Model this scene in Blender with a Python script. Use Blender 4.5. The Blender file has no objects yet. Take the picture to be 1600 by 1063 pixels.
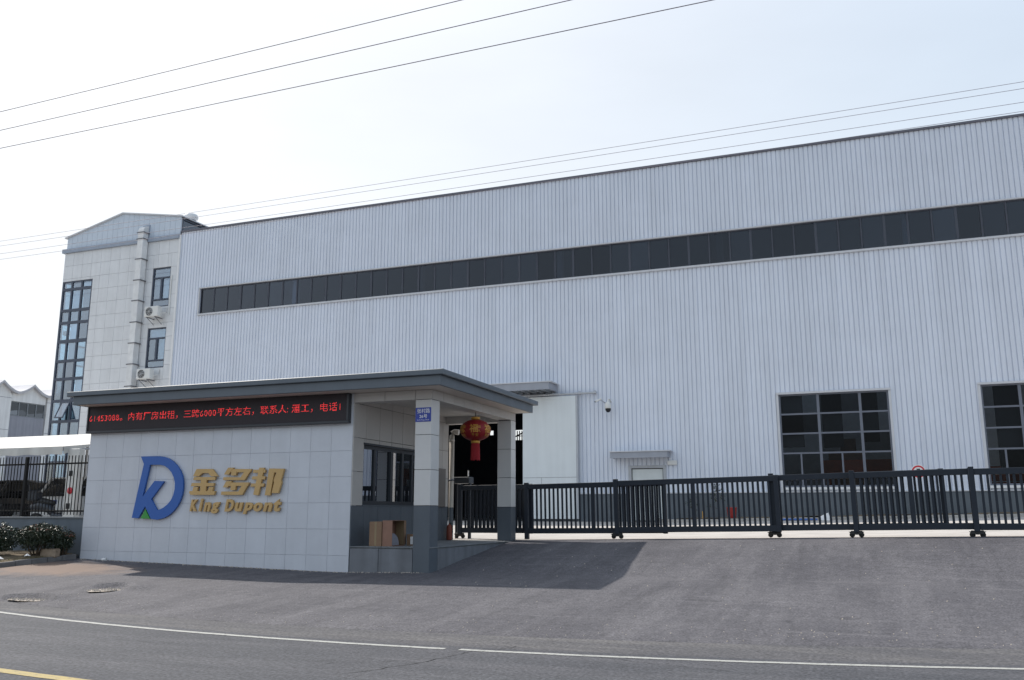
import bpy, bmesh, math, random
import numpy as np
from mathutils import Vector, Matrix
from mathutils.geometry import tessellate_polygon
R = math.radians
random.seed(7)
rng = np.random.RandomState(5)
scn = bpy.context.scene
COL = scn.collection

# ------------------------------------------------------------------ camera
cam = bpy.data.cameras.new('camera')
cam.sensor_width = 36.0
cam.lens = 1385.0 / 1600.0 * 36.0
cam.clip_start = 0.1
cam.clip_end = 5000
camo = bpy.data.objects.new('camera', cam)
COL.objects.link(camo)
camo.location = (0, 0, 1.55)
camo.rotation_euler = (R(90 + 11.04), 0, R(21.0))
scn.camera = camo

# ------------------------------------------------------------------ light
SUN = Vector((-0.87, 0.34, 1.0)).normalized()
elev = math.asin(SUN.z)
world = bpy.data.worlds.new('World')
scn.world = world
world.use_nodes = True
wn = world.node_tree.nodes
wl = world.node_tree.links
bg = wn['Background']
sky = wn.new('ShaderNodeTexSky')
sky.sky_type = 'NISHITA'
sky.sun_disc = False
sky.sun_elevation = elev
sky.sun_rotation = math.atan2(SUN.x, SUN.y)
sky.altitude = 20
sky.air_density = 1.0
sky.dust_density = 4.0
sky.ozone_density = 1.0
# thin bright haze: the whole sky is evened out by one soft shoulder, c -> k c / (c + h)


def vmath(op, a, b):
    n_ = wn.new('ShaderNodeVectorMath')
    n_.operation = op
    wl.new(a, n_.inputs[0])
    if isinstance(b, float):
        n_.inputs[1].default_value = (b, b, b)
    else:
        wl.new(b, n_.inputs[1])
    return n_.outputs[0]


hz = vmath('DIVIDE', sky.outputs[0], vmath('ADD', sky.outputs[0], 1.35))
tint = vmath('MULTIPLY', hz, 3.75)
tint.node.inputs[1].default_value = (3.62, 3.74, 3.86)
tc = wn.new('ShaderNodeTexCoord')
mpc = wn.new('ShaderNodeMapping')
mpc.inputs['Scale'].default_value = (1.0, 1.0, 3.5)
wl.new(tc.outputs['Generated'], mpc.inputs['Vector'])
cn = wn.new('ShaderNodeTexNoise')
cn.inputs['Scale'].default_value = 2.2
cn.inputs['Detail'].default_value = 5
wl.new(mpc.outputs[0], cn.inputs['Vector'])
cr = wn.new('ShaderNodeMapRange')
cr.inputs[1].default_value, cr.inputs[2].default_value = 0.35, 0.7
cr.inputs[3].default_value, cr.inputs[4].default_value = 0.955, 1.035
wl.new(cn.outputs[0], cr.inputs[0])
cl = wn.new('ShaderNodeVectorMath')
cl.operation = 'SCALE'
wl.new(tint, cl.inputs[0])
wl.new(cr.outputs[0], cl.inputs['Scale'])
wl.new(cl.outputs[0], bg.inputs[0])
bg.inputs[1].default_value = 0.15
sl = bpy.data.lights.new('sun', 'SUN')
sl.energy = 2.0
sl.angle = R(0.6)
sl.color = (1.0, 0.94, 0.86)
so = bpy.data.objects.new('sun', sl)
COL.objects.link(so)
so.rotation_euler = SUN.to_track_quat('Z', 'Y').to_euler()
scn.view_settings.view_transform = 'Standard'
scn.view_settings.look = 'None'
scn.view_settings.exposure = 1.15
scn.view_settings.gamma = 1.0
scn.view_settings.use_curve_mapping = False
scn.cycles.use_denoising = True
scn.cycles.denoising_input_passes = 'RGB_ALBEDO_NORMAL'
scn.cycles.use_adaptive_sampling = False
scn.cycles.max_bounces = 8
scn.cycles.transparent_max_bounces = 12
scn.cycles.sample_clamp_indirect = 6


# ------------------------------------------------------------------ materials
def new_mat(name):
    m = bpy.data.materials.new(name)
    m.use_nodes = True
    return m, m.node_tree.nodes, m.node_tree.links, m.node_tree.nodes['Principled BSDF']


def pmat(name, col, rough=0.5, metal=0.0, var=0.08, scale=3.0, bump=0.0, bscale=40.0, objvar=0.0,
         spec=0.5, streak=0.0, coat=0.0):
    m, n, l, p = new_mat(name)
    p.inputs['Roughness'].default_value = rough
    p.inputs['Metallic'].default_value = metal
    p.inputs['Specular IOR Level'].default_value = spec
    if coat:
        p.inputs['Coat Weight'].default_value = coat
        p.inputs['Coat Roughness'].default_value = 0.08
    geo = n.new('ShaderNodeNewGeometry')
    nz = n.new('ShaderNodeTexNoise')
    nz.inputs['Scale'].default_value = scale
    nz.inputs['Detail'].default_value = 6
    nz.inputs['Roughness'].default_value = 0.6
    l.new(geo.outputs['Position'], nz.inputs['Vector'])
    mr = n.new('ShaderNodeMapRange')
    mr.inputs[1].default_value = 0.3
    mr.inputs[2].default_value = 0.7
    mr.inputs[3].default_value = 1 - var
    mr.inputs[4].default_value = 1 + var
    l.new(nz.outputs[0], mr.inputs[0])
    val = mr.outputs[0]
    if streak:
        mp = n.new('ShaderNodeMapping')
        mp.inputs['Scale'].default_value = (2.2, 2.2, 0.12)
        l.new(geo.outputs['Position'], mp.inputs['Vector'])
        n2 = n.new('ShaderNodeTexNoise')
        n2.inputs['Scale'].default_value = 1.6
        n2.inputs['Detail'].default_value = 5
        l.new(mp.outputs[0], n2.inputs['Vector'])
        m2 = n.new('ShaderNodeMapRange')
        m2.inputs[1].default_value = 0.35
        m2.inputs[2].default_value = 0.7
        m2.inputs[3].default_value = 1 + streak * 0.4
        m2.inputs[4].default_value = 1 - streak
        l.new(n2.outputs[0], m2.inputs[0])
        mm = n.new('ShaderNodeMath')
        mm.operation = 'MULTIPLY'
        l.new(val, mm.inputs[0])
        l.new(m2.outputs[0], mm.inputs[1])
        val = mm.outputs[0]
    if objvar:
        oi = n.new('ShaderNodeObjectInfo')
        m3 = n.new('ShaderNodeMapRange')
        m3.inputs[3].default_value = 1 - objvar
        m3.inputs[4].default_value = 1 + objvar
        l.new(oi.outputs['Random'], m3.inputs[0])
        mm = n.new('ShaderNodeMath')
        mm.operation = 'MULTIPLY'
        l.new(val, mm.inputs[0])
        l.new(m3.outputs[0], mm.inputs[1])
        val = mm.outputs[0]
    vm = n.new('ShaderNodeVectorMath')
    vm.operation = 'SCALE'
    vm.inputs[0].default_value = col[:3]
    l.new(val, vm.inputs['Scale'])
    l.new(vm.outputs[0], p.inputs['Base Color'])
    if bump:
        n3 = n.new('ShaderNodeTexNoise')
        n3.inputs['Scale'].default_value = bscale
        n3.inputs['Detail'].default_value = 4
        l.new(geo.outputs['Position'], n3.inputs['Vector'])
        b = n.new('ShaderNodeBump')
        b.inputs['Strength'].default_value = bump
        b.inputs['Distance'].default_value = 0.02
        l.new(n3.outputs[0], b.inputs['Height'])
        l.new(b.outputs[0], p.inputs['Normal'])
    return m


def glass_mat(name, tint, refl=0.06, rough=0.0, wave=0.0):
    """thin pane: tinted see-through plus mirror reflection growing at grazing angles"""
    m, n, l, p = new_mat(name)
    out = n['Material Output']
    n.remove(p)
    tr = n.new('ShaderNodeBsdfTransparent')
    oi = n.new('ShaderNodeObjectInfo')
    ov = n.new('ShaderNodeMapRange')
    ov.inputs[3].default_value, ov.inputs[4].default_value = 0.62, 1.35
    l.new(oi.outputs['Random'], ov.inputs[0])
    vs_ = n.new('ShaderNodeVectorMath')
    vs_.operation = 'SCALE'
    vs_.inputs[0].default_value = tint
    l.new(ov.outputs[0], vs_.inputs['Scale'])
    l.new(vs_.outputs[0], tr.inputs[0])
    gl = n.new('ShaderNodeBsdfGlossy')
    gl.inputs['Roughness'].default_value = rough
    gl.inputs['Color'].default_value = (0.88, 0.92, 1.0, 1)
    fr = n.new('ShaderNodeLayerWeight')
    fr.inputs['Blend'].default_value = 0.5
    mr = n.new('ShaderNodeMapRange')
    mr.inputs[3].default_value = refl
    mr.inputs[4].default_value = 1.0
    pw = n.new('ShaderNodeMath')
    pw.operation = 'POWER'
    pw.inputs[1].default_value = 2.4
    l.new(fr.outputs['Facing'], pw.inputs[0])
    l.new(pw.outputs[0], mr.inputs[0])
    mx = n.new('ShaderNodeMixShader')
    l.new(mr.outputs[0], mx.inputs[0])
    l.new(tr.outputs[0], mx.inputs[1])
    l.new(gl.outputs[0], mx.inputs[2])
    if wave:
        geo = n.new('ShaderNodeNewGeometry')
        nz = n.new('ShaderNodeTexNoise')
        nz.inputs['Scale'].default_value = 0.8
        l.new(geo.outputs['Position'], nz.inputs['Vector'])
        b = n.new('ShaderNodeBump')
        b.inputs['Strength'].default_value = wave
        b.inputs['Distance'].default_value = 0.05
        l.new(nz.outputs[0], b.inputs['Height'])
        l.new(b.outputs[0], gl.inputs['Normal'])
    l.new(mx.outputs[0], out.inputs[0])
    return m


def emit_mat(name, col, s):
    m, n, l, p = new_mat(name)
    p.inputs['Base Color'].default_value = (*[c * 0.3 for c in col], 1)
    p.inputs['Emission Color'].default_value = (*col, 1)
    p.inputs['Emission Strength'].default_value = s
    return m


def asphalt_mat(name, c1, c2, grain, worn, dirt=None, tracks=False):
    m, n, l, p = new_mat(name)
    p.inputs['Roughness'].default_value = 0.85
    p.inputs['Specular IOR Level'].default_value = 0.35
    geo = n.new('ShaderNodeNewGeometry')

    def noise(sc, det=5, vec=None, rough=0.6):
        t = n.new('ShaderNodeTexNoise')
        t.inputs['Scale'].default_value = sc
        t.inputs['Detail'].default_value = det
        t.inputs['Roughness'].default_value = rough
        l.new(vec if vec else geo.outputs['Position'], t.inputs['Vector'])
        return t.outputs[0]

    def rng_(v, a, b, c, d):
        t = n.new('ShaderNodeMapRange')
        t.inputs[1].default_value, t.inputs[2].default_value = a, b
        t.inputs[3].default_value, t.inputs[4].default_value = c, d
        l.new(v, t.inputs[0])
        return t.outputs[0]

    def mixc(f, a, b):
        t = n.new('ShaderNodeMix')
        t.data_type = 'RGBA'
        if isinstance(f, float):
            t.inputs[0].default_value = f
        else:
            l.new(f, t.inputs[0])
        for i, v in ((6, a), (7, b)):
            if isinstance(v, tuple):
                t.inputs[i].default_value = (*v, 1)
            else:
                l.new(v, t.inputs[i])
        return t.outputs[2]

    def mul(a, b):
        t = n.new('ShaderNodeMath')
        t.operation = 'MULTIPLY'
        for i, v in ((0, a), (1, b)):
            if isinstance(v, float):
                t.inputs[i].default_value = v
            else:
                l.new(v, t.inputs[i])
        return t.outputs[0]
    big = rng_(noise(0.45, 6), 0.35, 0.68, 0, 1)
    col = mixc(big, c1, c2)
    # long faint wear along the driving direction
    mp = n.new('ShaderNodeMapping')
    mp.inputs['Scale'].default_value = (0.25, 2.2, 1) if not tracks else (1.6, 0.22, 1)
    mp.inputs['Rotation'].default_value = (0, 0, 0.06 if not tracks else -0.12)
    l.new(geo.outputs['Position'], mp.inputs['Vector'])
    wear = rng_(noise(1.0, 8, mp.outputs[0], 0.68), 0.47, 0.72, 0, 0.9)
    col = mixc(wear, col, worn)
    if tracks:   # tyre marks left by lorries turning in at the gate
        mp3 = n.new('ShaderNodeMapping')
        mp3.inputs['Scale'].default_value = (2.6, 0.16, 1)
        mp3.inputs['Rotation'].default_value = (0, 0, -0.45)
        l.new(geo.outputs['Position'], mp3.inputs['Vector'])
        col = mixc(rng_(noise(1.3, 6, mp3.outputs[0], 0.62), 0.55, 0.75, 0, 0.42), col, tuple(c * 0.6 for c in c1))
        mp4 = n.new('ShaderNodeMapping')
        mp4.inputs['Scale'].default_value = (0.3, 3.4, 1)
        mp4.inputs['Rotation'].default_value = (0, 0, 0.2)
        l.new(geo.outputs['Position'], mp4.inputs['Vector'])
        col = mixc(rng_(noise(1.0, 7, mp4.outputs[0], 0.66), 0.56, 0.74, 0, 0.6), col, tuple(c * 1.12 for c in worn))
    # fine stone grain
    gr = noise(grain, 3)
    grn = rng_(gr, 0.3, 0.72, 0.5, 1.55)
    mid = rng_(noise(7.0, 8, None, 0.75), 0.3, 0.7, 0.78, 1.22)
    sc = n.new('ShaderNodeVectorMath')
    sc.operation = 'SCALE'
    l.new(col, sc.inputs[0])
    l.new(mul(grn, mid), sc.inputs['Scale'])
    col = sc.outputs[0]
    # dark oil spots
    spots = rng_(noise(2.3, 5), 0.64, 0.74, 0, 0.5)
    col = mixc(spots, col, tuple(c * 0.45 for c in c1))
    if dirt:   # tan dust swept up in front of the kerb at the left end of the wall
        sep = n.new('ShaderNodeVectorMath')
        sep.operation = 'SUBTRACT'
        l.new(geo.outputs['Position'], sep.inputs[0])
        sep.inputs[1].default_value = dirt[0]
        mp2 = n.new('ShaderNodeMapping')
        mp2.inputs['Scale'].default_value = (0.42, 0.85, 0)
        mp2.inputs['Rotation'].default_value = (0, 0, 0.25)
        l.new(sep.outputs[0], mp2.inputs['Vector'])
        ln = n.new('ShaderNodeVectorMath')
        ln.operation = 'LENGTH'
        l.new(mp2.outputs[0], ln.inputs[0])
        nn = noise(2.6, 5)
        ad = n.new('ShaderNodeMath')
        ad.operation = 'ADD'
        l.new(ln.outputs['Value'], ad.inputs[0])
        l.new(rng_(nn, 0, 1, -0.6, 0.6), ad.inputs[1])
        col = mixc(rng_(ad.outputs[0], 0.55, 1.15, 0.75, 0), col, dirt[1])
    l.new(col, p.inputs['Base Color'])
    b = n.new('ShaderNodeBump')
    b.inputs['Strength'].default_value = 0.5
    b.inputs['Distance'].default_value = 0.012
    l.new(gr, b.inputs['Height'])
    l.new(b.outputs[0], p.inputs['Normal'])
    return m


M = {}
M['cladding'] = pmat('painted_cladding', (0.695, 0.738, 0.825), 0.42, 0.0, 0.035, 0.7, objvar=0.022, streak=0.05)
M['trim'] = pmat('pale_metal_trim', (0.60, 0.61, 0.64), 0.4, 0.0, 0.04)
M['trimwhite'] = pmat('white_metal_trim', (0.8, 0.8, 0.8), 0.4, 0.0, 0.03)
M['flashing'] = pmat('dark_roof_flashing', (0.13, 0.13, 0.16), 0.5)
M['plinth'] = pmat('grey_painted_plinth', (0.125, 0.145, 0.165), 0.7, var=0.12, scale=1.3, streak=0.12)
M['hallframe'] = pmat('grey_window_frame', (0.15, 0.165, 0.205), 0.45)
M['stripframe'] = pmat('dark_strip_frame', (0.055, 0.062, 0.085), 0.45)
M['inside'] = pmat('hall_inside', (0.085, 0.09, 0.105), 0.8)
M['steel'] = pmat('pale_steel', (0.45, 0.47, 0.5), 0.5)
M['canopy'] = pmat('grey_canopy_metal', (0.33, 0.35, 0.40), 0.45, var=.05)
M['haunch'] = pmat('grey_steel_column', (0.22, 0.24, 0.26), 0.6)
M['orange'] = pmat('orange_steel', (0.62, 0.10, 0.03), 0.5, var=0.15)
M['brown'] = pmat('brown_machine', (0.30, 0.16, 0.09), 0.6, var=0.2)
M['doorwhite'] = pmat('pale_green_white_panel', (0.73, 0.77, 0.785), 0.45, var=0.03, scale=0.8, streak=0.05)
M['doorgrey'] = pmat('pale_grey_door', (0.66, 0.70, 0.70), 0.5, var=0.04)
M['otile'] = pmat('office_stone_tile', (0.72, 0.735, 0.755), 0.5, var=0.04, scale=1.5, objvar=0.025, streak=0.06)
M['ogrout'] = pmat('office_joint', (0.40, 0.41, 0.43), 0.9)
M['attic'] = pmat('attic_cladding', (0.56, 0.63, 0.72), 0.4, var=0.03, objvar=0.02)
M['band'] = pmat('slate_band', (0.30, 0.35, 0.43), 0.45)
M['oframe'] = pmat('slate_blue_frame', (0.055, 0.07, 0.105), 0.4)
M['blind'] = pmat('pale_blue_blind', (0.30, 0.36, 0.42), 0.8, var=0.05, objvar=0.25)
M['duct'] = pmat('galvanised_duct', (0.74, 0.745, 0.75), 0.4, 0.0, var=0.1, scale=2.5, objvar=0.05)
M['clamp'] = pmat('dark_clamp', (0.16, 0.16, 0.175), 0.5)
M['acwhite'] = pmat('ac_white', (0.72, 0.72, 0.70), 0.45, var=0.04)
M['black'] = pmat('black_plastic', (0.012, 0.013, 0.016), 0.4)
M['darkmetal'] = pmat('dark_metal', (0.02, 0.022, 0.026), 0.4)
M['roofgrey'] = pmat('slate_grey_fascia', (0.118, 0.140, 0.165), 0.5, var=0.05, scale=2, streak=0.06)
M['soffit'] = pmat('cream_soffit', (0.62, 0.56, 0.50), 0.7, var=0.05)
M['ceil'] = pmat('porch_ceiling', (0.55, 0.53, 0.50), 0.8)
M['wtile'] = pmat('pale_wall_tile', (0.60, 0.62, 0.67), 0.32, var=0.035, scale=2.2, objvar=0.022, streak=0.04)
M['grout'] = pmat('wall_joint', (0.57, 0.59, 0.64), 0.9)
M['gpanel'] = pmat('warm_grey_panel', (0.47, 0.45, 0.43), 0.45, var=0.04, scale=1.7, objvar=0.03)
M['gpillar'] = pmat('pale_pillar_panel', (0.62, 0.61, 0.60), 0.45, var=0.04, scale=1.7, objvar=0.02)
M['gdark'] = pmat('slate_base_panel', (0.092, 0.110, 0.132), 0.5, var=0.07, scale=2.2, objvar=0.03, streak=0.08)
M['joint'] = pmat('dark_joint', (0.02, 0.02, 0.022), 0.9)
M['plat'] = pmat('grey_platform', (0.17, 0.18, 0.19), 0.75, var=0.15, scale=3, bump=0.2, streak=0.15)
M['platside'] = pmat('grey_platform_facing', (0.165, 0.175, 0.195), 0.6, var=0.1, scale=3, objvar=0.06, streak=0.25)
M['gframe'] = pmat('guard_window_frame', (0.015, 0.022, 0.032), 0.4)
M['room'] = pmat('guard_room', (0.12, 0.12, 0.12), 0.8)
M['ledpanel'] = pmat('led_panel_black', (0.022, 0.015, 0.021), 0.6)
M['ledframe'] = pmat('led_frame', (0.03, 0.035, 0.045), 0.35)
M['leddot'] = emit_mat('led_red', (1.0, 0.045, 0.05), 0.72)
M['logoblue'] = pmat('logo_blue', (0.024, 0.115, 0.42), 0.35, var=0.03)
M['logogreen'] = pmat('logo_green', (0.04, 0.30, 0.055), 0.4)
M['gold'] = pmat('gold_letter', (0.58, 0.375, 0.15), 0.45, 0.0, var=0.05)
M['signblue'] = pmat('street_sign_blue', (0.025, 0.055, 0.36), 0.35)
M['white'] = pmat('white_paint', (0.8, 0.8, 0.8), 0.5)
M['red'] = pmat('red_lantern', (0.25, 0.008, 0.012), 0.6, var=0.1, scale=8)
M['tassel'] = pmat('red_cloth', (0.33, 0.015, 0.022), 0.8, var=0.1, scale=20)
M['lgold'] = pmat('lantern_gold', (0.60, 0.32, 0.06), 0.4, 0.2)
M['pipe'] = pmat('cream_pipe', (0.52, 0.48, 0.43), 0.4)
M['board'] = pmat('taupe_board', (0.16, 0.145, 0.135), 0.6)
M['carton'] = pmat('brown_cardboard', (0.25, 0.155, 0.095), 0.8, var=0.1, scale=4)
M['cartonred'] = pmat('reddish_cardboard', (0.28, 0.155, 0.11), 0.8, var=0.1, scale=4)
M['cartonin'] = pmat('cardboard_inside', (0.30, 0.22, 0.13), 0.8)
M['paper'] = pmat('grey_paper', (0.26, 0.26, 0.30), 0.7)
M['extred'] = pmat('dull_red_metal', (0.20, 0.045, 0.025), 0.6)
M['gate'] = pmat('charcoal_gate', (0.022, 0.029, 0.041), 0.5, 0.0, var=0.08, scale=6, spec=0.28)
M['wheel'] = pmat('dark_wheel', (0.02, 0.02, 0.02), 0.6)
M['road'] = asphalt_mat('road_asphalt', (0.057, 0.059, 0.068), (0.077, 0.078, 0.087), 26.0, (0.100, 0.099, 0.109))
M['apron'] = asphalt_mat('apron_asphalt', (0.070, 0.068, 0.078), (0.107, 0.103, 0.113), 34.0, (0.132, 0.127, 0.137),
                         dirt=((-17.6, 15.9, 0), (0.24, 0.17, 0.13)), tracks=True)
M['shoulder'] = asphalt_mat('shoulder_asphalt', (0.074, 0.073, 0.080), (0.100, 0.097, 0.102), 24.0, (0.140, 0.134, 0.132))
M['yard'] = pmat('yard_concrete', (0.47, 0.44, 0.41), 0.85, var=0.12, scale=1.2, bump=0.1)
M['ground'] = pmat('distant_ground', (0.16, 0.15, 0.13), 0.95, var=0.2, scale=0.2)
M['gravel'] = pmat('pale_gravel', (0.42, 0.37, 0.32), 0.95, var=0.35, scale=60, bump=0.8, bscale=60)
M['kerb'] = pmat('concrete_kerb', (0.17, 0.165, 0.165), 0.9, var=0.2, scale=5, bump=0.4, objvar=0.12)
M['ykerb'] = pmat('pale_kerb', (0.42, 0.40, 0.37), 0.85, var=0.1, objvar=0.06)
M['soil'] = pmat('dry_soil', (0.15, 0.115, 0.075), 0.95, var=0.4, scale=9, bump=0.8, bscale=25)
M['lowwall'] = pmat('blue_grey_low_wall', (0.125, 0.150, 0.178), 0.75, var=0.08, scale=1.5, streak=0.12)
M['walltop'] = pmat('low_wall_coping', (0.22, 0.23, 0.24), 0.8)
M['fence'] = pmat('black_railing', (0.007, 0.008, 0.010), 0.5, spec=0.25)
M['canvas'] = pmat('white_canvas', (0.60, 0.585, 0.55), 0.7, var=0.09, scale=1.5, streak=0.1)
M['post'] = pmat('cream_post', (0.66, 0.65, 0.62), 0.5)
M['carwhite'] = pmat('white_car_paint', (0.72, 0.72, 0.72), 0.25, coat=0.6, var=0.02)
M['cardark'] = pmat('dark_car_paint', (0.02, 0.022, 0.028), 0.25, coat=0.8, var=0.02)
M['carbeige'] = pmat('beige_van_paint', (0.52, 0.45, 0.36), 0.35, coat=0.4, var=0.03)
M['carglass'] = pmat('dark_car_glass', (0.012, 0.013, 0.015), 0.06, spec=0.6)
M['lamp'] = pmat('red_tail_lamp', (0.35, 0.015, 0.012), 0.2, coat=0.6)
M['plate'] = pmat('blue_plate', (0.02, 0.05, 0.25), 0.4)
M['tyre'] = pmat('tyre_rubber', (0.018, 0.018, 0.018), 0.8)
M['scooter'] = pmat('dark_scooter', (0.022, 0.028, 0.04), 0.3, coat=0.4)
M['leaf'] = pmat('bush_leaf', (0.024, 0.038, 0.020), 0.33, var=0.45, scale=14, spec=0.5)
M['leafred'] = pmat('red_young_leaf', (0.16, 0.055, 0.03), 0.4, var=0.3, scale=14)
M['twig'] = pmat('brown_twig', (0.08, 0.055, 0.035), 0.9)
M['stone'] = pmat('tan_stone_block', (0.34, 0.26, 0.19), 0.9, var=0.2, scale=6, bump=0.5)
M['nwall'] = pmat('neighbour_white_wall', (0.78, 0.79, 0.80), 0.8, var=0.06, scale=0.6, streak=0.12)
M['ngrey'] = pmat('neighbour_grey_wall', (0.30, 0.31, 0.36), 0.8, var=0.08, scale=0.8, streak=0.12)
M['nroof'] = pmat('neighbour_roof_edge', (0.50, 0.50, 0.53), 0.8)
M['line'] = None
M['bucket'] = pmat('red_plastic', (0.40, 0.04, 0.035), 0.5)
M['bluepipe'] = pmat('blue_pipe', (0.05, 0.14, 0.42), 0.5)
M['ringred'] = pmat('sign_red', (0.55, 0.02, 0.04), 0.4)
M['cable'] = pmat('cable_sheath', (0.24, 0.21, 0.26), 0.6)
M['glass_strip'] = glass_mat('strip_glass', (0.45, 0.49, 0.55), 0.045)
M['glass_hall'] = glass_mat('hall_glass', (0.50, 0.53, 0.56), 0.010)
M['glass_office'] = glass_mat('office_glass', (0.68, 0.80, 0.86), 0.20)
M['glass_guard'] = glass_mat('guard_glass', (0.35, 0.38, 0.40), 0.16)
M['glass_shed'] = glass_mat('workshop_glass', (0.25, 0.27, 0.30), 0.05)


def line_mat(name, col):
    m, n, l, p = new_mat(name)
    p.inputs['Roughness'].default_value = 0.7
    geo = n.new('ShaderNodeNewGeometry')
    t = n.new('ShaderNodeTexNoise')
    t.inputs['Scale'].default_value = 14
    t.inputs['Detail'].default_value = 8
    t.inputs['Roughness'].default_value = 0.75
    l.new(geo.outputs['Position'], t.inputs['Vector'])
    r = n.new('ShaderNodeMapRange')
    r.inputs[1].default_value, r.inputs[2].default_value = 0.52, 0.68
    l.new(t.outputs[0], r.inputs[0])
    mx = n.new('ShaderNodeMix')
    mx.data_type = 'RGBA'
    l.new(r.outputs[0], mx.inputs[0])
    mx.inputs[6].default_value = (*col, 1)
    mx.inputs[7].default_value = (0.10, 0.10, 0.105, 1)
    l.new(mx.outputs[2], p.inputs['Base Color'])
    return m


M['line'] = line_mat('worn_white_line', (0.38, 0.38, 0.36))
M['yline'] = line_mat('worn_yellow_line', (0.40, 0.31, 0.12))


# ------------------------------------------------------------------ mesh helpers
class MB:
    def __init__(s):
        s.v, s.f, s.sm = [], [], []

    def add(s, vs, fs, smooth=False):
        o = len(s.v)
        s.v += [tuple(v) for v in vs]
        s.f += [tuple(i + o for i in f) for f in fs]
        s.sm += [smooth] * len(fs)
        return s

    def box(s, x0, x1, y0, y1, z0, z1):
        return s.add([(x0, y0, z0), (x1, y0, z0), (x1, y1, z0), (x0, y1, z0),
                      (x0, y0, z1), (x1, y0, z1), (x1, y1, z1), (x0, y1, z1)],
                     [(0, 3, 2, 1), (4, 5, 6, 7), (0, 1, 5, 4), (1, 2, 6, 5), (2, 3, 7, 6), (3, 0, 4, 7)])

    def cbox(s, x0, x1, y0, y1, z0, z1, b=0.008):
        """box with chamfered edges"""
        bm = bmesh.new()
        bmesh.ops.create_cube(bm, size=1)
        for v in bm.verts:
            v.co = Vector(((x0 + x1) / 2 + v.co.x * (x1 - x0), (y0 + y1) / 2 + v.co.y * (y1 - y0),
                           (z0 + z1) / 2 + v.co.z * (z1 - z0)))
        bmesh.ops.bevel(bm, geom=list(bm.edges), offset=b, segments=1, affect='EDGES', profile=0.5)
        bm.verts.ensure_lookup_table()
        s.add([v.co[:] for v in bm.verts], [tuple(v.index for v in f.verts) for f in bm.faces])
        bm.free()
        return s

    def tube(s, pts, r, n=8, caps=True, smooth=True):
        pts = [Vector(p) for p in pts]
        rs = r if isinstance(r, (list, tuple)) else [r] * len(pts)
        vs, fs = [], []
        ref = None
        for i, p in enumerate(pts):
            d = (pts[min(i + 1, len(pts) - 1)] - pts[max(i - 1, 0)]).normalized()
            if ref is None or abs(ref.dot(d)) > 0.95:
                ref = Vector((0, 0, 1)) if abs(d.z) < 0.9 else Vector((1, 0, 0))
            a = d.cross(ref).normalized()
            b = a.cross(d).normalized()
            for k in range(n):
                t = 2 * math.pi * k / n
                vs.append(p + (a * math.cos(t) + b * math.sin(t)) * rs[i])
        for i in range(len(pts) - 1):
            for k in range(n):
                k2 = (k + 1) % n
                fs.append((i * n + k, i * n + k2, (i + 1) * n + k2, (i + 1) * n + k))
        s.add(vs, fs, smooth)
        if caps:
            s.add([vs[k] for k in range(n)], [tuple(range(n))])
            s.add([vs[-n + k] for k in range(n)], [tuple(reversed(range(n)))])
        return s

    def lathe(s, prof, c=(0, 0, 0), n=24, axis='z', smooth=True):
        vs, fs = [], []
        for (r, h) in prof:
            for k in range(n):
                t = 2 * math.pi * k / n
                a, b = r * math.cos(t), r * math.sin(t)
                if axis == 'z':
                    q = (a, b, h)
                elif axis == 'y':
                    q = (a, h, b)
                else:
                    q = (h, a, b)
                vs.append((q[0] + c[0], q[1] + c[1], q[2] + c[2]))
        for i in range(len(prof) - 1):
            for k in range(n):
                k2 = (k + 1) % n
                fs.append((i * n + k, i * n + k2, (i + 1) * n + k2, (i + 1) * n + k))
        return s.add(vs, fs, smooth)

    def prism(s, loops, y0, y1, fn=None):
        """extrude a polygon with holes, given in (x, z), from y0 (front) to y1"""
        fn = fn or (lambda x, z, y: (x, y, z))
        flat = [p for lp in loops for p in lp]
        tris = tessellate_polygon([[Vector((p[0], p[1], 0)) for p in lp] for lp in loops])
        nv = len(flat)
        vs = [fn(p[0], p[1], y0) for p in flat] + [fn(p[0], p[1], y1) for p in flat]
        fs = [tuple(t) for t in tris] + [tuple(i + nv for i in reversed(t)) for t in tris]
        o = 0
        for lp in loops:
            k = len(lp)
            for i in range(k):
                j = (i + 1) % k
                fs.append((o + i, o + j, o + j + nv, o + i + nv))
            o += k
        return s.add(vs, fs)

    def xform(s, mat):
        s.v = [tuple(mat @ Vector(v)) for v in s.v]
        return s

    def mesh(s, name, mat, off=(0, 0, 0)):
        me = bpy.data.meshes.new(name)
        me.from_pydata([(v[0] - off[0], v[1] - off[1], v[2] - off[2]) for v in s.v], [], s.f)
        me.polygons.foreach_set('use_smooth', s.sm)
        if isinstance(mat, str):
            mat = M[mat]
        me.materials.append(mat)
        bm = bmesh.new()
        bm.from_mesh(me)
        bmesh.ops.recalc_face_normals(bm, faces=bm.faces)
        bm.to_mesh(me)
        bm.free()
        me.update()
        return me

    def build(s, name, mat, parent=None):
        off = world_off(parent)
        o = bpy.data.objects.new(name, s.mesh(name, mat, off))
        COL.objects.link(o)
        o.parent = parent
        return o


def world_off(o):
    v = Vector((0, 0, 0))
    while o is not None:
        v += o.location
        o = o.parent
    return v


def inst(name, me, parent, loc, rz=0):
    """one more object that shares mesh data; loc is in world metres"""
    o = bpy.data.objects.new(name, me)
    COL.objects.link(o)
    o.parent = parent
    o.location = Vector(loc) - world_off(parent)
    if rz:
        o.rotation_euler = (0, 0, rz)
    return o


def thing(name, label, cat, loc=(0, 0, 0), group=None):
    o = bpy.data.objects.new(name, None)
    COL.objects.link(o)
    o.location = loc
    o.empty_display_size = 0.2
    return tag(o, label, cat, group)


def tag(o, label, cat, group=None):
    o['label'] = label
    o['category'] = cat
    if group:
        o['group'] = group
    return o


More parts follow.
